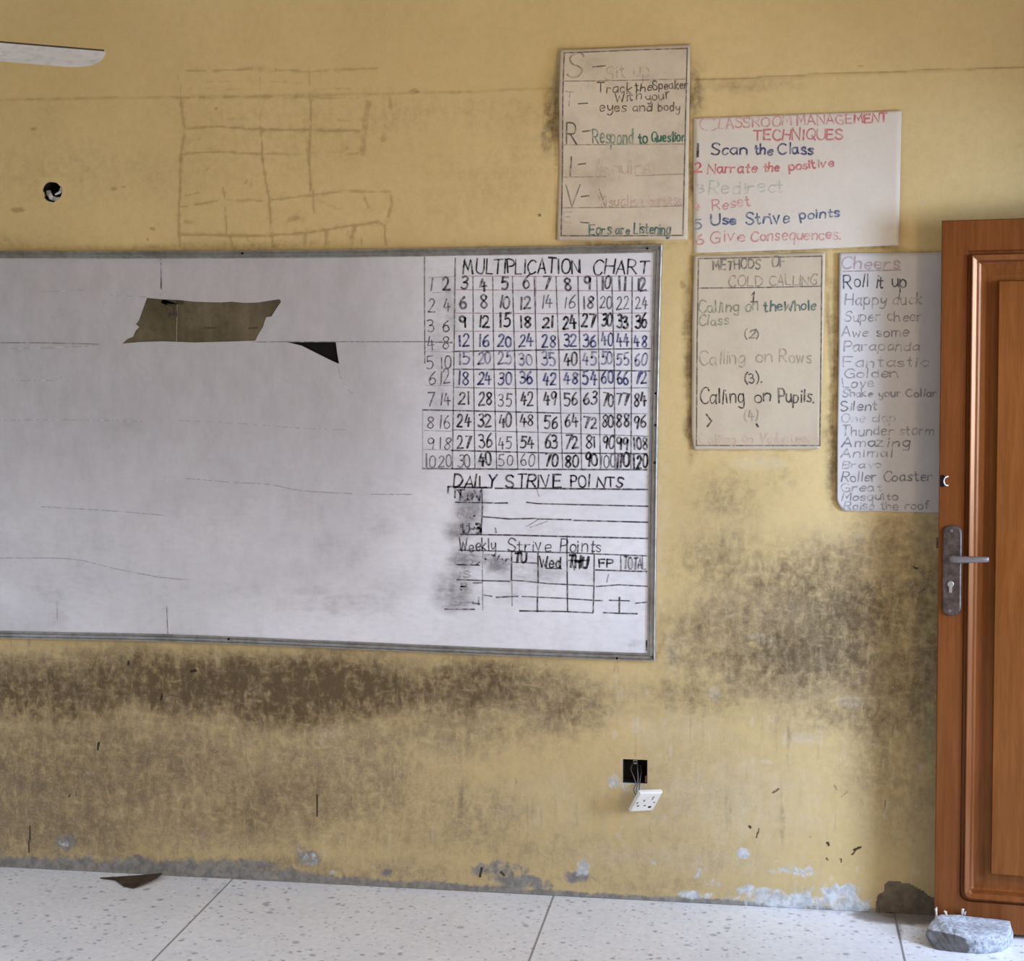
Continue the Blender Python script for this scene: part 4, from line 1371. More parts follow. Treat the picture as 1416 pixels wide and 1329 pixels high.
WB.text([('Tu-1', z8(175, 250), z8(318, 255), 13)], 'row_heading', BLACK, 2.6, 0.12, 'smudged row heading')
WB.text([('U-3', z8(215, 445), z8(318, 440), 13)], 'row_heading', BLACK, 2.8, 0.15)
WB.text([('U-2', z8(185, 355), z8(310, 350), 14)], 'row_heading', GREY, 2.4, 0.40)
WB.strokes([[z8(190, 205), z8(230, 260), z8(270, 215)], [z8(280, 200), z8(310, 260)], [z8(400, 415), z8(405, 440)], [z8(200, 395), z8(215, 445), z8(240, 400)], [z8(290, 385), z8(320, 440), z8(280, 410)], [z8(255, 355), z8(262, 360)]], 'scribble', BLACK, 2.6, 0.2)
WB.text([('Weekly', z8(195, 550), z8(400, 543), 17), ('Strive', z8(472, 551), z8(720, 548), 17), ('Points', z8(775, 548), z8(1005, 552), 17)], 'table_heading', BLACK, 1.9, 0.12, 'heading Weekly Strive Points in joined hand')
WB.strokes([[z8(190, 541), z8(480, 548)], [z8(490, 548), z8(820, 556), z8(980, 563), z8(1270, 574)], [z8(180, 624), z8(310, 628)], [z8(500, 610), z8(640, 616)], [z8(690, 645), z8(780, 648)], [z8(975, 655), z8(1270, 664)],
            [z8(180, 710), z8(330, 716), z8(480, 720)], [z8(490, 714), z8(560, 718), z8(700, 733), z8(960, 746)], [z8(980, 750), z8(1110, 740), z8(1275, 749)], [z8(330, 798), z8(380, 806)], [z8(405, 812), z8(530, 806)], [z8(555, 807), z8(800, 818), z8(960, 829)], [z8(970, 830), z8(1015, 831)], [z8(1055, 829), z8(1170, 832), ], [z8(1205, 846), z8(1270, 840)],
            [z8(110, 880), z8(280, 881)], [z8(540, 890), z8(780, 893), z8(960, 901)], [z8(1020, 900), z8(1110, 904), z8(1215, 906)]], 'table_lines', BLACK, 1.9, 0.08, 'ruled lines of the weekly points table')
WB.strokes([[z8(494, 545), z8(493, 715)], [z8(645, 560), z8(646, 730)], [z8(812, 460), z8(812, 560), z8(815, 890)], [z8(968, 562), z8(967, 740), z8(962, 897)], [z8(1120, 570), z8(1122, 660)], [z8(1113, 812), z8(1112, 905)], [z8(642, 815), z8(641, 895)], [z8(1268, 1060), z8(1268, 1115)]], 'table_lines', BLACK, 2.1, 0.08)
WB.strokes([[z8(330, 545), z8(326, 640)], [z8(326, 650), z8(328, 885)], [z8(495, 715), z8(497, 860)], [z8(645, 735), z8(643, 810)], [z8(1050, 680), z8(1040, 725)], [z8(580, 405), z8(640, 370)], [z8(600, 410), z8(700, 375)], [z8(640, 195), z8(650, 230)]], 'table_lines', GREY, 1.9, 0.42)
WB.text([('TU', z8(512, 610), z8(580, 608), 12)], 'column_heading', BLACK, 3.0, 0.02, 'column heading TU')
WB.text([('Wed', z8(655, 640), z8(778, 640), 16)], 'column_heading', BLACK, 2.6, 0.03, 'column heading Wed')
WB.text([('THU', z8(820, 640), z8(928, 642), 16)], 'column_heading', BLACK, 3.4, 0.02, 'bold column heading THU')
WB.text([('FP', z8(998, 637), z8(1075, 637), 10)], 'column_heading', BLACK, 2.6, 0.04, 'column heading FP')
WB.text([('TOTAL', z8(1135, 650), z8(1262, 650), 16)], 'column_heading', GREY, 2.2, 0.12, 'column heading TOTAL')
WB.text([('LS.', z8(175, 622), z8(300, 622), 13), ('F.Mon', z8(340, 618), z8(478, 622), 12), ('1S', z8(190, 700), z8(250, 700), 8), ('B', z8(205, 770), z8(240, 770), 9), ('S-1', z8(140, 858), z8(310, 858), 11)], 'row_heading', GREY, 2.3, 0.34, 'rubbed-out grey row headings')
WB.strokes([[z8(270, 845), z8(310, 850)], [z8(275, 730), z8(322, 728)], [z8(290, 625), z8(310, 610)], [z8(840, 600), z8(855, 655)], [z8(880, 605), z8(883, 650)], [z8(820, 600), z8(940, 600)], [z8(760, 600), z8(770, 640)]], 'scribble', BLACK, 2.2, 0.2)

# ------------------------------------------------------------------ the papers on the wall
def poster(name, label, outline, mat, depth, paper, group='handwritten papers on the wall'):
    """sheet of paper: outline = 4 sides as lists of photograph points (left, top, right, bottom), all running left-right / top-bottom"""
    L, T_, Rr, B = outline
    nu, nv = 40, 54
    def along(P, t):
        P = [np.array((wall_pt(*q).x, wall_pt(*q).z)) for q in P]
        d = [0]
        for a, b in zip(P, P[1:]): d.append(d[-1] + np.hypot(*(b - a)))
        d = np.array(d) / d[-1]
        P = np.array(P)
        return np.stack([np.interp(t, d, P[:, 0]), np.interp(t, d, P[:, 1])], -1)
    u, v = np.meshgrid(np.linspace(0, 1, nu), np.linspace(0, 1, nv))
    lw, rw = along(L, v), along(Rr, v)
    tw, bw = along(T_, u), along(B, u)
    c00, c10, c01, c11 = along(L, np.array(0.)), along(Rr, np.array(0.)), along(L, np.array(1.)), along(Rr, np.array(1.))
    U, V_ = u[..., None], v[..., None]
    P = (1 - U) * lw + U * rw + (1 - V_) * tw + V_ * bw - ((1 - U) * (1 - V_) * c00 + U * (1 - V_) * c10 + (1 - U) * V_ * c01 + U * V_ * c11)
    P = P.reshape(-1, 2)
    y = depth(P[:, 0], P[:, 1])
    cx, cz = P.mean(0)
    root = empty(name, (cx, -0.006, cz))
    tag(root, label, 'poster', group)
    F = [(r * nu + c, r * nu + c + 1, (r + 1) * nu + c + 1, (r + 1) * nu + c) for r in range(nv - 1) for c in range(nu - 1)]
    o = pymesh('paper_sheet', [(a, q, b) for (a, b), q in zip(P, y)], F, mat, root, smooth=True)
    so = o.modifiers.new('thickness', 'SOLIDIFY')
    so.thickness = 0.0004
    so.offset = 1.0 if o.data.polygons[0].normal.y > 0 else -1.0
    sc1 = lambda x, z: float(depth(np.array([x]), np.array([z]))[0])
    return root, Sheet(root, sc1, paper)


def crease(x, z, amp, sx=9, sz=7, seed=0):
    return amp * (fbm(x * sx, z * sz, 3, seed) - 0.5) * 2


# --- tall cream sheet beside the top of the board
xa, xb_, zt_ = wall_pt(773, 200).x, wall_pt(953, 200).x, wall_pt(860, 66).z
def dep1(x, z):
    u = np.clip((x - xa) / (xb_ - xa), 0, 1)
    v = np.clip((zt_ - z) / 0.56, 0, 1)
    return -(0.0075 + crease(x, z, 0.0022, 6, 9, 3) + 0.020 * (1 - u) ** 3 * np.exp(-((v - .22) / .22) ** 2) + 0.003 * np.sin(v * 8) * (1 - u))
CREAM = (0.62, 0.535, 0.40)
t1, SH = poster('wall_poster', 'tall cream handwritten sheet above the whiteboard corner, with a large letter down its left margin for each line',
                ([(776, 70), (774.5, 170), (771, 332.5)], [(776, 70), (860, 66.5), (955, 62)], [(955, 62), (953, 180), (951, 331.5)], [(771, 332.5), (860, 333), (951, 331.5)]),
                mat_paper('cream_paper', CREAM + (1,), (0.40, 0.32, 0.21, 1), 0.6), dep1, CREAM)
t1['label'] = 'tall cream handwritten sheet above the whiteboard corner, reading Track the Speaker'
p1 = lambda a, b: (740 + a / 4.288, 40 + b / 4.288)
SH.strokes([[p1(175, 148), p1(540, 130), p1(903, 118), p1(890, 650), p1(877, 1225)], [p1(177, 148), p1(165, 700), p1(157, 1228), p1(500, 1228), p1(877, 1225)]], 'ruled_border', BLACK, 1.8, 0.18)
SH.strokes([[p1(168, 880), p1(420, 878)], [p1(600, 872), p1(880, 862)], [p1(160, 1062), p1(520, 1060), p1(877, 1050)], [p1(170, 690), p1(880, 685)], [p1(175, 318), p1(890, 300)]], 'ruled_lines', BROWN, 1.5, 0.42)
SH.text([('S', p1(195, 305), p1(278, 303), 34)], 'margin_letter', BROWN, 2.2, 0.38, 'faded margin letter S')
SH.text([('T', p1(182, 468), p1(228, 466), 19)], 'margin_letter', GREY, 2.0, 0.45)
SH.text([('R', p1(186, 690), p1(245, 690), 30)], 'margin_letter', BLACK, 2.0, 0.15, 'dark margin letter R')
SH.text([('I', p1(206, 880), p1(212, 880), 28)], 'margin_letter', BLACK, 2.4, 0.30)
SH.text([('V', p1(178, 1060), p1(262, 1056), 29)], 'margin_letter', GREY, 2.0, 0.32)
SH.text([('E', p1(170, 1150), p1(215, 1148), 14)], 'margin_letter', GREY, 1.8, 0.62)
SH.text([('Sit up', p1(420, 298), p1(680, 285), 20)], 'handwritten_line', BROWN, 1.8, 0.62, 'almost rubbed out first line')
SH.strokes([[p1(345, 230), p1(420, 222)], [p1(262, 450), p1(315, 446)], [p1(285, 612), p1(330, 606)], [p1(255, 805), p1(300, 800)], [p1(275, 996), p1(320, 990)], [p1(272, 1148), p1(322, 1152)]], 'dashes', BLACK, 2.0, 0.28)
SH.text([('Track', p1(370, 384), p1(572, 380), 14), ('the', p1(597, 372), p1(690, 372), 11), ('Speaker', p1(702, 362), p1(906, 355), 11.5)], 'handwritten_line', (0.05, 0.036, 0.03), 1.7, 0.16, 'black line reading Track the Speaker')
SH.text([('With', p1(475, 438), p1(625, 420), 12), ('your', p1(662, 430), p1(796, 412), 12)], 'handwritten_line', (0.05, 0.036, 0.03), 1.7, 0.16, 'black line reading With your')
SH.text([('eyes', p1(385, 493), p1(540, 493), 13), ('and', p1(578, 490), p1(695, 488), 12), ('body', p1(730, 487), p1(855, 487), 12)], 'handwritten_line', (0.05, 0.036, 0.03), 1.7, 0.16, 'black line reading eyes and body')
SH.text([('Respond', p1(346, 683), p1(582, 680), 20)], 'handwritten_line', GREEN, 2.2, 0.25, 'green line reading Respond to Question')
SH.text([('to', p1(612, 682), p1(668, 680), 15), ('Question', p1(692, 668), p1(890, 668), 13)], 'handwritten_line', GREEN, 2.4, 0.0)
SH.text([('Inquire', p1(372, 868), p1(682, 860), 20)], 'handwritten_line', (0.35, 0.16, 0.12), 1.8, 0.62, 'faint reddish line reading Inquire')
SH.text([('Visualise', p1(375, 1055), p1(640, 1052), 15), ('Success', p1(672, 1048), p1(868, 1042), 14)], 'handwritten_line', (0.40, 0.14, 0.12), 1.8, 0.55, 'faint reddish line about Success')
SH.strokes([[p1(380, 950), p1(418, 1058)]], 'handwritten_line', BROWN, 1.8, 0.42)
SH.text([('Ears', p1(325, 1222), p1(450, 1220), 15), ('are', p1(478, 1220), p1(560, 1218), 12), ('Listening', p1(588, 1215), p1(800, 1218), 15)], 'handwritten_line', (0.035, 0.12, 0.10), 2.2, 0.08, 'green line reading Ears are Listening')

# --- wide white sheet
xa2, xb2 = wall_pt(959, 250).x, wall_pt(1245, 250).x
zt2, zb2 = wall_pt(1100, 155).z, wall_pt(1100, 345).z
def dep2(x, z):
    u = np.clip((x - xa2) / (xb2 - xa2), 0, 1)
    v = np.clip((zt2 - z) / (zt2 - zb2), 0, 1)
    return -(0.0068 + crease(x, z, 0.0016, 5, 6, 13) + 0.006 * u ** 4 * v ** 2 + 0.003 * (u ** 8))
WHITE = (0.655, 0.595, 0.50)
t2, SH = poster('wall_poster', 'wide white handwritten sheet headed CLASSROOM MANAGEMENT TECHNIQUES in red',
                ([(959.3, 164), (959, 260), (959.3, 350.3)], [(959.3, 164), (1100, 158.5), (1246.5, 153.3)], [(1246.5, 153.3), (1244.5, 250), (1242.5, 339.3)], [(959.3, 350.3), (1100, 345.5), (1242.5, 339.3)]),
                mat_paper('white_paper', WHITE + (1,), (0.58, 0.50, 0.42, 1), 0.3), dep2, WHITE)
p2 = lambda a, b: (940 + a / 4.291, 130 + b / 4.291)
SH.text([('C', p2(128, 225), p2(225, 220), 20), ('L', p2(232, 205), p2(262, 205), 15)], 'handwritten_line', RED, 2.0, 0.52, 'faded red heading CLASSROOM MANAGEMENT')
SH.text([('ASSROOM', p2(275, 205), p2(664, 188), 13.5)], 'handwritten_line', RED, 2.2, 0.36)
SH.text([('MANAGE', p2(700, 190), p2(1018, 172), 13.5)], 'handwritten_line', RED, 2.2, 0.30)
SH.text([('MENT', p2(1035, 172), p2(1232, 165), 11.5)], 'handwritten_line', RED, 2.4, 0.10)
SH.text([('TECHNIQUES', p2(440, 275), p2(962, 268), 13.5)], 'handwritten_line', RED, 2.3, 0.18, 'red heading TECHNIQUES')
SH.text([('1', p2(98, 372), p2(108, 372), 17)], 'line_number', BLACK, 3.2, 0.02)
SH.text([('Scan', p2(185, 362), p2(400, 358), 15)], 'handwritten_line', (0.03, 0.035, 0.10), 2.3, 0.05, 'dark blue line reading Scan the Class')
SH.text([('the', p2(447, 358), p2(550, 358), 12), ('Class', p2(582, 357), p2(795, 357), 14)], 'handwritten_line', (0.03, 0.04, 0.14), 2.3, 0.05)
SH.text([('2', p2(83, 467), p2(122, 465), 13)], 'line_number', RED, 2.8, 0.05)
SH.text([('Narrate', p2(165, 472), p2(455, 462), 13), ('the', p2(500, 462), p2(585, 460), 12), ('positive', p2(645, 455), p2(910, 432), 11.5)], 'handwritten_line', RED, 2.4, 0.16, 'red line reading Narrate the positive')
SH.text([('3', p2(100, 590), p2(145, 588), 13), ('Redirect', p2(175, 596), p2(610, 582), 17)], 'handwritten_line', (0.16, 0.30, 0.26), 2.2, 0.60, 'washed-out green line reading Redirect')
SH.text([('4', p2(85, 692), p2(118, 690), 11), ('Reset', p2(198, 688), p2(415, 665), 14)], 'handwritten_line', RED, 2.1, 0.42, 'faded red line reading Reset')
SH.text([('5', p2(92, 800), p2(130, 798), 12)], 'line_number', (0.06, 0.10, 0.20), 2.2, 0.28)
SH.text([('Use', p2(190, 778), p2(340, 770), 14), ('Strive', p2(395, 775), p2(645, 765), 15), ('points', p2(712, 745), p2(948, 725), 12)], 'handwritten_line', (0.04, 0.09, 0.20), 2.4, 0.08, 'blue line reading Use Strive points')
SH.text([('6', p2(92, 898), p2(138, 895), 14), ('Give', p2(180, 880), p2(380, 870), 15), ('Consequences.', p2(422, 872), p2(955, 862), 14)], 'handwritten_line', RED, 2.1, 0.40, 'faded red line reading Give Consequences')

# --- narrow cream sheet below
xa3, xb3 = wall_pt(958, 490).x, wall_pt(1136, 490).x
def dep3(x, z):
    u = np.clip((x - xa3) / (xb3 - xa3), 0, 1)
    return -(0.0068 + crease(x, z, 0.0022, 14, 4, 23) + 0.006 * u ** 4 + 0.004 * (1 - u) ** 4)
CREAM2 = (0.555, 0.475, 0.345)
t3, SH = poster('wall_poster', 'cream bordered sheet headed METHODS OF COLD CALLING, right of the whiteboard frame',
                ([(960, 353.5), (957.5, 450), (956.8, 530), (956.5, 600), (959.5, 621.5)], [(960, 353.5), (1050, 351.5), (1141, 349.5)], [(1141, 349.5), (1138, 480), (1133, 621)], [(959.5, 621.5), (1045, 621.5), (1133, 621)]),
                mat_paper('cream_paper', CREAM2 + (1,), (0.47, 0.39, 0.29, 1), 0.5), dep3, CREAM2)
p3 = lambda a, b: (940 + a / 4.286, 330 + b / 4.286)
SH.strokes([[p3(110, 120), p3(480, 112), p3(842, 105), p3(838, 600), p3(830, 1225)], [p3(112, 120), p3(104, 600), p3(100, 1225), p3(460, 1226), p3(830, 1225)], [p3(108, 294), p3(480, 290), p3(840, 283)]], 'ruled_border', BLACK, 1.7, 0.22)
SH.text([('METHODS', p3(200, 186), p3(475, 178), 12.5), ('OF', p3(545, 168), p3(625, 165), 12.5)], 'handwritten_line', BLACK, 2.2, 0.30, 'grey heading METHODS OF')
SH.text([('COLD', p3(292, 282), p3(488, 280), 14), ('CALLING.', p3(530, 276), p3(832, 276), 13)], 'handwritten_line', BROWN, 1.8, 0.42, 'faint brown heading COLD CALLING')
SH.text([('1', p3(438, 375), p3(448, 375), 14)], 'line_number', BLACK, 2.0, 0.15)
SH.strokes([[p3(422, 375), p3(460, 374)], [p3(425, 335), p3(443, 316)]], 'line_number', BLACK, 1.8, 0.2)
SH.text([('Calling', p3(112, 440), p3(345, 432), 15), ('on', p3(388, 430), p3(462, 428), 16)], 'handwritten_line', (0.13, 0.15, 0.09), 2.0, 0.32, 'green line reading Calling on the Whole Class')
SH.text([('the', p3(500, 428), p3(605, 426), 15), ('Whole', p3(622, 426), p3(805, 424), 13)], 'handwritten_line', (0.03, 0.10, 0.10), 2.2, 0.10)
SH.text([('Class', p3(112, 515), p3(288, 508), 14)], 'handwritten_line', (0.13, 0.15, 0.09), 1.9, 0.35)
SH.text([('(2)', p3(385, 592), p3(468, 588), 11)], 'line_number', BLACK, 1.8, 0.35)
SH.text([('Calling', p3(115, 748), p3(390, 735), 18), ('on', p3(455, 730), p3(552, 728), 17), ('Rows', p3(590, 732), p3(775, 735), 17)], 'handwritten_line', (0.18, 0.15, 0.10), 1.9, 0.45, 'faint line reading Calling on Rows')
SH.text([('(3).', p3(390, 858), p3(488, 852), 14)], 'line_number', BLACK, 2.0, 0.15)
SH.text([('Calling', p3(118, 978), p3(385, 968), 20), ('on', p3(442, 968), p3(542, 966), 18), ('Pupils.', p3(590, 970), p3(795, 968), 18)], 'handwritten_line', BLACK, 2.0, 0.08, 'black line reading Calling on Pupils')
SH.text([('(4)', p3(385, 1082), p3(465, 1076), 14)], 'line_number', BROWN, 1.8, 0.52)
SH.strokes([[p3(158, 1040), p3(188, 1080), p3(165, 1112)], [p3(455, 1098), p3(464, 1114)]], 'pen_mark', BLACK, 2.4, 0.10)
SH.text([('Calling on Volunteers', p3(120, 1212), p3(820, 1208), 13)], 'handwritten_line', (0.50, 0.20, 0.22), 1.7, 0.62, 'almost vanished pink last line')

# --- long grey sheet tucked behind the door
xa4, xb4 = wall_pt(1160, 500).x, wall_pt(1310, 500).x
def dep4(x, z):
    u = np.clip((x - xa4) / (xb4 - xa4), 0, 1)
    return -(0.0066 + crease(x, z, 0.0018, 7, 7, 43) + 0.007 * (1 - u) ** 4)
GREYP = (0.57, 0.55, 0.53)
t4, SH = poster('wall_poster', 'long pale grey sheet headed Cheers, tucked behind the edge of the open door',
                ([(1160.5, 350.3), (1159.5, 480), (1157.6, 600), (1157.4, 692)], [(1160.5, 350.3), (1240, 349.6), (1312, 349)], [(1312, 349), (1309, 520), (1306.5, 709)], [(1157.4, 692), (1161, 700), (1167, 705.8), (1235, 707.3), (1306.5, 709)]),
                mat_paper('greyish_paper', GREYP + (1,), (0.52, 0.50, 0.48, 1), 0.35), dep4, GREYP)
p4 = lambda a, b: (1140 + a / 3.406, 330 + b / 3.406)
SH.text([('Cheers', p4(80, 142), p4(348, 140), 16)], 'handwritten_line', (0.30, 0.20, 0.21), 2.2, 0.30, 'reddish heading Cheers')
SH.strokes([[p4(88, 155), p4(220, 152), p4(360, 148)]], 'underline', (0.30, 0.20, 0.21), 1.8, 0.2)
for wtxt, x0, x1, yy, cap, fd in (('Roll it up', 92, 385, 230, 18, .06), ('Happy duck', 98, 455, 312, 15, .42), ('Super cheer', 95, 455, 390, 14, .42), ('Awe some', 80, 395, 462, 12.5, .36), ('Parapanda', 90, 445, 528, 13, .48), ('Fantastic', 88, 480, 605, 13.5, .48), ('Golden', 90, 345, 655, 11.5, .44), ('Love', 85, 230, 702, 12, .38), ('Shake your Collar', 85, 525, 745, 10, .42), ('Silent', 78, 245, 810, 13, .25),
                                 ('One clap', 80, 330, 864, 12, .56), ('Thunder storm', 82, 512, 925, 12.5, .42), ('Amazing', 80, 400, 980, 12.5, .26), ('Animal', 80, 315, 1030, 11, .44), ('Bravo', 80, 265, 1080, 10, .46), ('Roller Coaster', 80, 505, 1142, 13, .28), ('Great', 80, 268, 1190, 10.5, .44), ('Mosquito', 80, 345, 1232, 10.5, .36), ('Raise the roof', 92, 490, 1275, 11, .42)):
    SH.text([(wtxt, p4(x0, yy), p4(x1, yy - 3), cap)], 'handwritten_line', (0.045, 0.04, 0.05), 1.9, fd, ('grey' if fd > .3 else 'dark') + ' line reading ' + wtxt)

# ------------------------------------------------------------------ wall socket torn from its box
M_BOXIN = mat_plain('dusty_dark_box', (0.022, 0.020, 0.019, 1), 0.85, 0.15, 0.0, 0.2)
bm = bmesh.new()
dpt, t = 0.048, 0.0015
x0, x1, z0, z1_ = hx0 + 0.0005, hx1 - 0.0005, hz0 + 0.0005, hz1 - 0.0005
add_box(bm, (x0, dpt, z0), (x1, dpt + t, z1_))
add_box(bm, (x0, -0.001, z0), (x0 + t, dpt, z1_))
add_box(bm, (x1 - t, -0.001, z0), (x1, dpt, z1_))
add_box(bm, (x0, -0.001, z0), (x1, dpt, z0 + t))
add_box(bm, (x0, -0.001, z1_ - t), (x1, dpt, z1_))
sb = bmobj('socket_box', bm, M_BOXIN)
tag(sb, 'empty square socket box sunk in the wall, dark inside', 'electrical box')
bm = bmesh.new()
xm = (x0 + x1) / 2
add_box(bm, (xm - 0.006, 0.0, z1_ - 0.010), (xm + 0.006, 0.0018, z1_ - 0.0015))
add_tube(bm, [(xm, 0.0, z1_ - 0.009), (xm, 0.002, z1_ - 0.009)], 0.0055, 12)
o = bmobj('fixing_lug', bm, mat_plain('grey_lug_metal', (0.30, 0.28, 0.26, 1), 0.5, 0.4, 0.5), sb)
bm = bmesh.new()
add_box(bm, (x1 - 0.006, -0.001, z0 + 0.004), (x1 - 0.0015, 0.006, z0 + 0.022))
o = bmobj('fixing_lug', bm, mat_plain('rusty_lug', (0.20, 0.09, 0.07, 1), 0.7, 0.3), sb)
o['label'] = 'reddish rusted lug at the lower right'

s9 = lambda a, b: (820 + a / 10.114, 1020 + b / 10.114)
ctr = wall_pt(*s9(745, 893), -0.05)
E1, E2 = Vector((0.0657, 0.050, -0.0077)), Vector((0.0325, -0.0334, 0.0687))
E1 *= 0.97
E2 *= 0.97
NN = E1.cross(E2).normalized()
if NN.y > 0:
    NN = -NN
sk = empty('wall_socket', ctr)
tag(sk, 'loose white socket plate hanging by its wires below the empty box', 'socket')
pm = mat_plain('white_socket_plastic', (0.78, 0.75, 0.68, 1), 0.4, 0.4, 0, 0.04)


def on_plate(a, b, h=0.0):
    return ctr + E1 * (a - 0.5) + E2 * (b - 0.5) + NN * h


bm = bmesh.new()
out = [(0, 0), (1, 0), (1, 1), (0, 1)]
prev = None
for ins, h in ((0.0, -0.009), (0.0, 0.0), (0.025, 0.0022), (0.06, 0.003)):
    loop = [bm.verts.new(on_plate(a + ins * (1 if a == 0 else -1), b + ins * (1 if b == 0 else -1), h)) for a, b in out]
    if prev:
        for k_ in range(4):
            bm.faces.new((prev[k_], prev[(k_ + 1) % 4], loop[(k_ + 1) % 4], loop[k_]))
    else:
        bm.faces.new(loop[::-1])
    prev = loop
bm.faces.new(prev)
bmobj('socket_plate', bm, pm, sk)


def plate_ab(px, py):      # place on the plate of a point of the enlargement
    dx, dy = px - 530, py - 1025
    det = 320 * -335 - 160 * 35
    return (dx * -335 - 160 * dy) / det, (320 * dy - 35 * dx) / det


for nm, px, py, wa, wb in (('earth_slot', 738, 842, .055, .085), ('pin_slot', 645, 925, .09, .055), ('pin_slot', 738, 936, .085, .055), ('pin_slot', 640, 866, .06, .07), ('fixing_screw', 875, 895, .06, .06), ('switch_rocker', 862, 812, .07, .20), ('earth_slot', 805, 974, .13, .085)):
    a, b = plate_ab(px, py)
    bm = bmesh.new()
    lo = [bm.verts.new(on_plate(a + sa * wa / 2, b + sb_ * wb / 2, 0.0022)) for sa, sb_ in ((-1, -1), (1, -1), (1, 1), (-1, 1))]
    hi = [bm.verts.new(on_plate(a + sa * wa / 2, b + sb_ * wb / 2, 0.0036)) for sa, sb_ in ((-1, -1), (1, -1), (1, 1), (-1, 1))]
    bm.faces.new(hi)
    for k_ in range(4):
        bm.faces.new((lo[k_], lo[(k_ + 1) % 4], hi[(k_ + 1) % 4], hi[k_]))
    bmobj(nm, bm, M_DARK if (px, py) == (805, 974) else mat_plain('socket_slot', (0.10, 0.09, 0.085, 1) if nm != 'switch_rocker' else (0.36, 0.33, 0.29, 1), 0.6), sk)
# terminal housing behind the plate
bm = bmesh.new()
lo = [on_plate(a, b, -0.009) for a, b in ((.2, .25), (.8, .25), (.8, .8), (.2, .8))]
hi = [on_plate(a, b, -0.022) for a, b in ((.22, .27), (.78, .27), (.78, .78), (.22, .78))]
lo, hi = [bm.verts.new(p) for p in lo], [bm.verts.new(p) for p in hi]
bm.faces.new(hi)
bm.faces.new(lo)
for k_ in range(4):
    bm.faces.new((lo[k_], lo[(k_ + 1) % 4], hi[(k_ + 1) % 4], hi[k_]))
bmobj('terminal_block', bm, pm, sk)
bk = on_plate(.5, .6, -0.022)
cb = Vector((xm, 0.036, (z0 + z1_) / 2))
for i, (colr, off) in enumerate((((0.13, 0.12, 0.11, 1), (-0.010, 0)), ((0.16, 0.15, 0.14, 1), (0.004, 0.004)), ((0.09, 0.085, 0.08, 1), (0.012, -0.004)))):
    bm = bmesh.new()
    lip = wall_pt(*s9(600 + 26 * i, 645), -0.006)
    loopp = wall_pt(*s9(572 + 38 * i, 720 + 10 * i), -0.026 + 0.004 * i)
    pts = [tuple(cb + Vector((off[0], 0, off[1] + 0.014))), tuple(cb + Vector((off[0] * 1.4, -0.016, off[1]))), tuple(cb + Vector((off[0] + 0.004, -0.028, -0.016))), tuple(lip), tuple(loopp), tuple(wall_pt(*s9(600 + 30 * i, 800), -0.036)), tuple(bk + Vector((-0.006 + 0.006 * i, 0.002, -0.008)))]
    add_tube(bm, catmull(pts, 6), 0.0017, 8)
    bmobj('wire', bm, mat_plain('grey_wire_sheath', colr, 0.5, 0.3), sk, smooth=True)

# ------------------------------------------------------------------ round junction box with bent metal tabs
bm = bmesh.new()
N = 28
prev = None
for rr, yy in ((JR * 0.97, -0.0025), (JR * 0.97, 0.040), (0.001, 0.041)):
    loop = [bm.verts.new((JC.x + rr * math.cos(2 * math.pi * i / N), yy, JC.z + rr * math.sin(2 * math.pi * i / N))) for i in range(N)]
    if prev:
        for i in range(N):
            bm.faces.new((prev[i], prev[(i + 1) % N], loop[(i + 1) % N], loop[i]))
    prev = loop
bm.faces.new(prev)
jb = bmobj('junction_box', bm, M_BOXIN)
tag(jb, 'round open junction box in the upper left of the wall, with bent shiny metal inside', 'electrical box')
M_FOIL = mat_plain('crumpled_silver_foil', (0.46, 0.41, 0.41, 1), 0.32, 0.6, 0.35, 0.25, 60)
jz = lambda a, b, y: wall_pt(a / 3.908, b / 3.908, y)
for Q in ([(252, 1030), (272, 1028), (284, 1056), (292, 1085), (268, 1078), (250, 1050)], [(285, 1058), (312, 1066), (328, 1062), (322, 1084), (296, 1088), (280, 1080)], [(296, 1048), (322, 1038), (326, 1012), (344, 1014), (346, 1030), (322, 1048), (300, 1056)]):
    bm = bmesh.new()
    yb = -0.001 + random.uniform(0, .004)
    f_ = [bm.verts.new(jz(a, b, yb + random.uniform(-.004, .004))) for a, b in Q]
    b_ = [bm.verts.new(jz(a, b, yb + 0.010)) for a, b in Q]
    m_ = bm.verts.new(sum((v.co for v in f_), Vector()) / len(f_) + Vector((0, -0.005, 0)))
    for i in range(len(Q)):
        j = (i + 1) % len(Q)
        bm.faces.new((f_[i], f_[j], m_))
        bm.faces.new((f_[i], f_[j], b_[j], b_[i]))
    bmobj('metal_tab', bm, M_FOIL, jb)['label'] = 'bent piece of bright metal'

# ------------------------------------------------------------------ concrete lump wedged against the door
z8b = lambda a, b: (1280 + a / 10.412, 1230 + b / 10.412)
def stone_pt(px, py, z):
    return floor_pt(*z8b(px, py), z)
HZ = 0.055
front_b = [(150, 862), (330, 892), (480, 905), (720, 922), (930, 918), (1060, 900), (1150, 862), (1215, 800), (1242, 745)]
front_t = [(255, 515), (330, 545), (470, 585), (600, 628), (760, 655), (930, 655), (1060, 660), (1150, 655), (1205, 640)]
rear_t = [(150, 400), (230, 368), (330, 362), (480, 352), (600, 372), (800, 378), (1000, 385), (1130, 395), (1215, 450)]
zt_s = [0.060, 0.060, 0.058, 0.054, 0.053, 0.053, 0.052, 0.052, 0.051]
FB = [stone_pt(a, b, 0.001) for a, b in front_b]
FT = [stone_pt(a, b, z) for (a, b), z in zip(front_t, zt_s)]
RT = [stone_pt(a, b, z * 1.04) for (a, b), z in zip(rear_t, zt_s)]
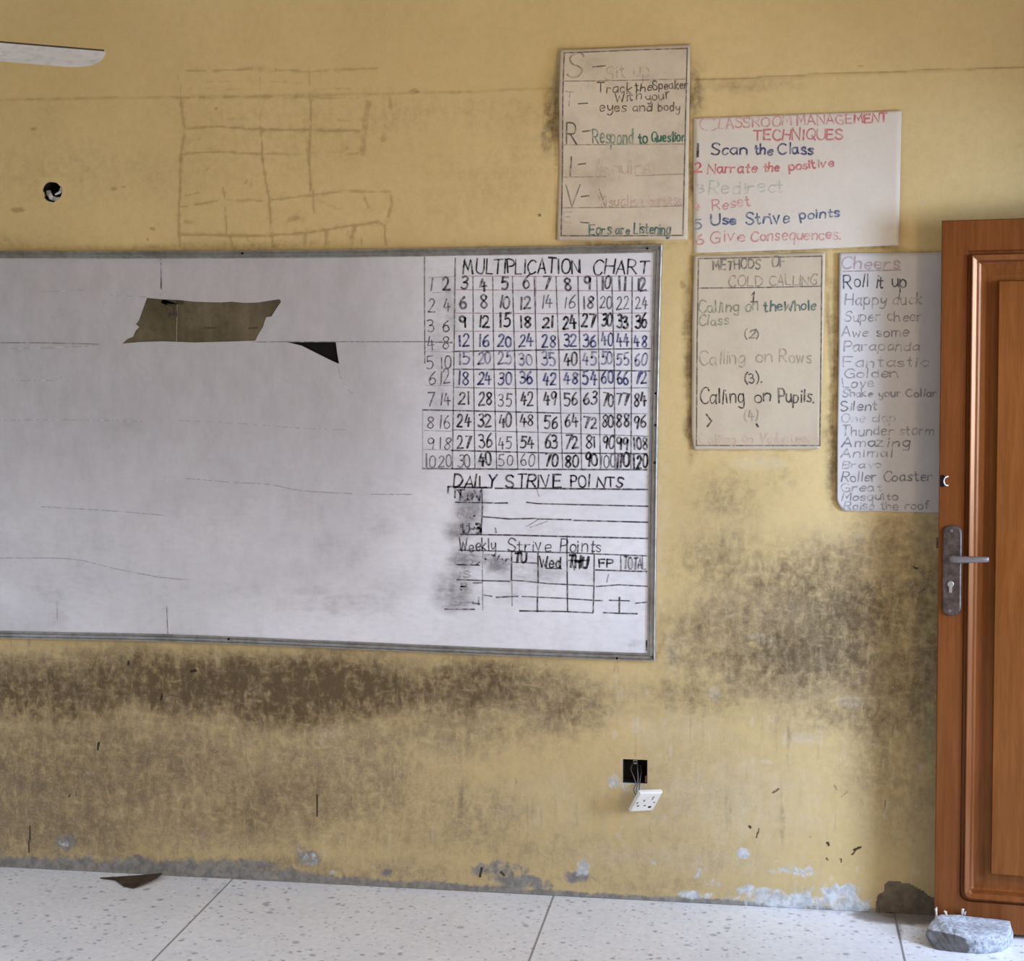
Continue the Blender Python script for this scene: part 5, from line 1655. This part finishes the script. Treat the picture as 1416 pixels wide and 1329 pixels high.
# keep the back in front of the door face
def clear_door(p, gap=0.003):
    d = (p - DO).dot(DN)
    return p + DN * (gap - d) if d < gap else p
RT = [clear_door(p) for p in RT]
RB = [Vector((p.x, p.y, 0.001)) + DN * 0.004 for p in RT]
FM = [a.lerp(b, 0.5) + Vector((0, -0.006, 0)) for a, b in zip(FB, FT)]
TM = [a.lerp(b, 0.5) + Vector((0, 0, 0.0015)) for a, b in zip(FT, RT)]
RM = [a.lerp(b, 0.5) for a, b in zip(RT, RB)]
loops = [FB, FM, FT, TM, RT, RM, RB]
bm = bmesh.new()
G = [[bm.verts.new(p) for p in L] for L in loops]
nl, nc = len(G), len(FB)
for i in range(nl):
    for c_ in range(nc - 1):
        bm.faces.new((G[i][c_], G[i][c_ + 1], G[(i + 1) % nl][c_ + 1], G[(i + 1) % nl][c_]))
# broken left end drawn out to a low dark tip; blunt right end
tip = [bm.verts.new(stone_pt(10, 655, 0.030)), bm.verts.new(stone_pt(60, 760, 0.014))]
left = [G[i][0] for i in range(nl)]
for i in range(nl):
    a, b = left[i], left[(i + 1) % nl]
    tgt = tip[1] if i in (0, 6) else tip[0]
    bm.faces.new((a, b, tgt))
for pair in ((0, 1), (5, 6)):
    pass
bm.faces.new((left[1], tip[0], tip[1])) if True else None
bm.faces.new((left[6], tip[1], tip[0]))
bm.faces.new([G[i][-1] for i in range(nl)][::-1])
bmesh.ops.triangulate(bm, faces=[f for f in bm.faces if len(f.verts) > 4])
bmesh.ops.recalc_face_normals(bm, faces=bm.faces)
bmesh.ops.subdivide_edges(bm, edges=bm.edges, cuts=3, use_grid_fill=True, smooth=0.35)
bmesh.ops.subdivide_edges(bm, edges=bm.edges, cuts=1, use_grid_fill=True)
bm.normal_update()
for v in bm.verts:
    p = v.co
    a = float(fbm(np.array([p.x * 38 + p.z * 31]), np.array([p.y * 38 - p.z * 27]), 3, 90)[0]) - 0.5
    amp = 0.010 if p.x < 0.535 else 0.0045
    v.co = p + v.normal * a * amp
    v.co.z = max(v.co.z, 0.0006)
    v.co = clear_door(v.co, 0.0012)
k = NT('paint_splashed_concrete', 0.8, 0.2)
n1, n2 = k.noise(22, 6, 0.65), k.noise(90, 5, 0.65)
pos = k.n('ShaderNodeSeparateXYZ')
k.put(pos.inputs[0], k.co)
c = k.mix(k.ramp(n1, 0.3, 0.7), (0.085, 0.080, 0.078, 1), (0.17, 0.16, 0.155, 1))
pw = k.math('ADD', k.ramp(pos.outputs[0], 0.540, 0.580, 0, 0.60), k.ramp(pos.outputs[2], 0.036, 0.050, 0, 0.75))
pw = k.math('ADD', pw, k.math('MULTIPLY', k.math('SUBTRACT', n1, 0.5), 0.9))
c = k.mix(k.ramp(pw, 0.40, 0.62), c, k.mix(k.ramp(n2, 0.3, 0.7), (0.27, 0.29, 0.32, 1), (0.58, 0.61, 0.65, 1)))
c = k.mix(k.ramp(n1, 0.58, 0.68, 0, 0.35), c, (0.22, 0.25, 0.28, 1))
k.color(c)
k.bump(n2, 0.5, 0.004)
st = bmobj('doorstop_stone', bm, k.m, smooth=False)
tag(st, 'broken lump of grey concrete wedged on the floor against the open door', 'stone')
# curls of pale paint sticking up along its back
M_PEEL = mat_plain('peeling_pale_paint', (0.72, 0.66, 0.58, 1), 0.7, 0.2)
for (ax, ay), (bx_, by_), wd_ in (((150, 470), (165, 236), 0.0040), ((120, 540), (105, 440), 0.0050), ((168, 500), (190, 400), 0.0036), ((300, 352), (272, 284), 0.0034), ((535, 350), (532, 262), 0.0040), ((562, 350), (572, 300), 0.0028)):
    q0 = plane_pt(*z8b(ax, ay), DO, DN) + DN * 0.008
    q1 = plane_pt(*z8b(bx_, by_), DO, DN) + DN * 0.012
    bm = bmesh.new()
    nseg = 7
    pts = [q0.lerp(q1, i / nseg) + Vector((random.gauss(0, .0014), random.gauss(0, .0014), 0)) for i in range(nseg + 1)]
    add_tube(bm, pts, [wd_ * (0.55 + 0.6 * random.random()) * (1.0 if i < nseg else 0.5) for i in range(nseg + 1)], 7)
    bmobj('paint_flake', bm, M_PEEL, st)['label'] = 'pale upright flake of peeling paint'

# ------------------------------------------------------------------ shard fallen from the board, on the floor by the wall
f3 = lambda a, b: (a / 2.023, 860 + b / 2.023)
SH_ = [(280, 717), (330, 714), (390, 711), (455, 707), (440, 720), (405, 735), (372, 745), (345, 739), (322, 722)]
bm = bmesh.new()
lo = [floor_pt(*f3(*q), 0.003) for q in SH_]
for p in lo:
    p.y = min(p.y, -0.008)
zz = [0.0015, 0.0015, 0.003, 0.006, 0.006, 0.004, 0.002, 0.0015, 0.0015]
lo = [Vector((p.x, p.y, h_)) for p, h_ in zip(lo, zz)]
hi = [p + Vector((0, 0, 0.0035)) for p in lo]
lo, hi = [bm.verts.new(p) for p in lo], [bm.verts.new(p) for p in hi]
bm.faces.new(hi)
bm.faces.new(lo[::-1])
for i in range(len(lo)):
    j = (i + 1) % len(lo)
    bm.faces.new((lo[i], lo[j], hi[j], hi[i]))
bmesh.ops.triangulate(bm, faces=[f for f in bm.faces if len(f.verts) > 4])
tag(bmobj('board_fragment', bm, mat_plain('dark_brown_hardboard', (0.085, 0.062, 0.042, 1), 0.85, 0.15, 0, 0.2, 20)), 'dark brown triangular shard lying on the floor against the wall', 'debris')

# ------------------------------------------------------------------ ceiling fan: only a blade tip reaches into the frame
FZ = 2.40
ta, tb = floor_pt(145, 70, FZ), floor_pt(0, 58, FZ)
u_ = (ta - tb)
u_.z = 0
u_.normalize()
BL = 0.70
hub = Vector((ta.x, ta.y, FZ)) - u_ * BL
fan = empty('ceiling_fan', (hub.x, hub.y, ZC))
tag(fan, 'ceiling fan of which one dusty white blade tip shows at the upper left', 'fan')
M_BLADE = NT('dusty_white_enamel', 0.5, 0.3)
_n = M_BLADE.noise(9, 5)
_m = M_BLADE.noise(40, 5)
M_BLADE.color(M_BLADE.mix(M_BLADE.ramp(_m, 0.45, 0.75, 0, 0.35), M_BLADE.mix(M_BLADE.ramp(_n, 0.3, 0.7), (0.55, 0.52, 0.46, 1), (0.64, 0.61, 0.55, 1)), (0.24, 0.21, 0.18, 1)))
M_BLADE = M_BLADE.m
M_EDGE = mat_plain('grimy_blade_edge', (0.06, 0.045, 0.03, 1), 0.7)


def cyl(bm, c, r0, r1, z0_, z1__, seg=24):
    a = [bm.verts.new((c.x + r0 * math.cos(2 * math.pi * k / seg), c.y + r0 * math.sin(2 * math.pi * k / seg), z0_)) for k in range(seg)]
    b = [bm.verts.new((c.x + r1 * math.cos(2 * math.pi * k / seg), c.y + r1 * math.sin(2 * math.pi * k / seg), z1__)) for k in range(seg)]
    for k in range(seg):
        bm.faces.new((a[k], a[(k + 1) % seg], b[(k + 1) % seg], b[k]))
    bm.faces.new(a[::-1])
    bm.faces.new(b)


bm = bmesh.new()
cyl(bm, hub, 0.012, 0.012, FZ + 0.06, ZC - 0.05)
bmobj('down_rod', bm, M_BLADE, fan)
bm = bmesh.new()
cyl(bm, hub, 0.025, 0.06, ZC - 0.08, ZC - 0.001)
bmobj('ceiling_canopy', bm, M_BLADE, fan)
bm = bmesh.new()
cyl(bm, hub, 0.07, 0.105, FZ - 0.045, FZ - 0.02)
cyl(bm, hub, 0.105, 0.105, FZ - 0.02, FZ + 0.03)
cyl(bm, hub, 0.105, 0.05, FZ + 0.03, FZ + 0.075)
bmobj('motor_housing', bm, M_BLADE, fan)
PITCH = math.radians(13.0)
for kblade in range(3):
    ang = 2 * math.pi * kblade / 3
    u2 = Vector((u_.x * math.cos(ang) - u_.y * math.sin(ang), u_.x * math.sin(ang) + u_.y * math.cos(ang), 0))
    nrm2 = Vector((u2.y, -u2.x, 0))                     # towards the viewer's side for the first blade
    def bp(s_, c_, h_=0.0):
        """s_ along the blade, c_ across it (0 near edge, 1 far edge)"""
        w_ = 0.125
        off = -c_ * w_
        return hub + u2 * s_ + nrm2 * (off * math.cos(PITCH)) + Vector((0, 0, off * math.sin(PITCH) + h_))
    outl = [(0.16, 0.12), (0.40, 0.03), (0.66, 0.0), (BL, 0.0), (BL + 0.006, 0.15), (BL + 0.008, 0.40), (BL + 0.004, 0.62), (BL - 0.010, 0.82), (BL - 0.030, 0.94), (BL - 0.06, 1.0), (0.45, 0.98), (0.16, 0.85)]
    bm = bmesh.new()
    lo = [bm.verts.new(bp(s_, c_, -0.0012)) for s_, c_ in outl]
    hi = [bm.verts.new(bp(s_, c_, 0.0012)) for s_, c_ in outl]
    bm.faces.new(lo)
    bm.faces.new(hi[::-1])
    for i in range(len(lo)):
        j = (i + 1) % len(lo)
        bm.faces.new((lo[i], lo[j], hi[j], hi[i]))
    bl = bmobj('fan_blade', bm, M_BLADE, fan)
    bm = bmesh.new()
    add_tube(bm, [bp(s_, -0.002) for s_ in (0.20, 0.42, 0.6, BL - 0.002)], 0.0024, 6)
    bmobj('rolled_edge', bm, M_EDGE, bl)['label'] = 'dirty dark rolled edge'
    bm = bmesh.new()
    add_tube(bm, [hub + u2 * 0.09, hub + u2 * 0.14, bp(0.24, 0.5, 0.004)], [0.016, 0.012, 0.010], 8)
    bmobj('blade_arm', bm, M_BLADE, fan)
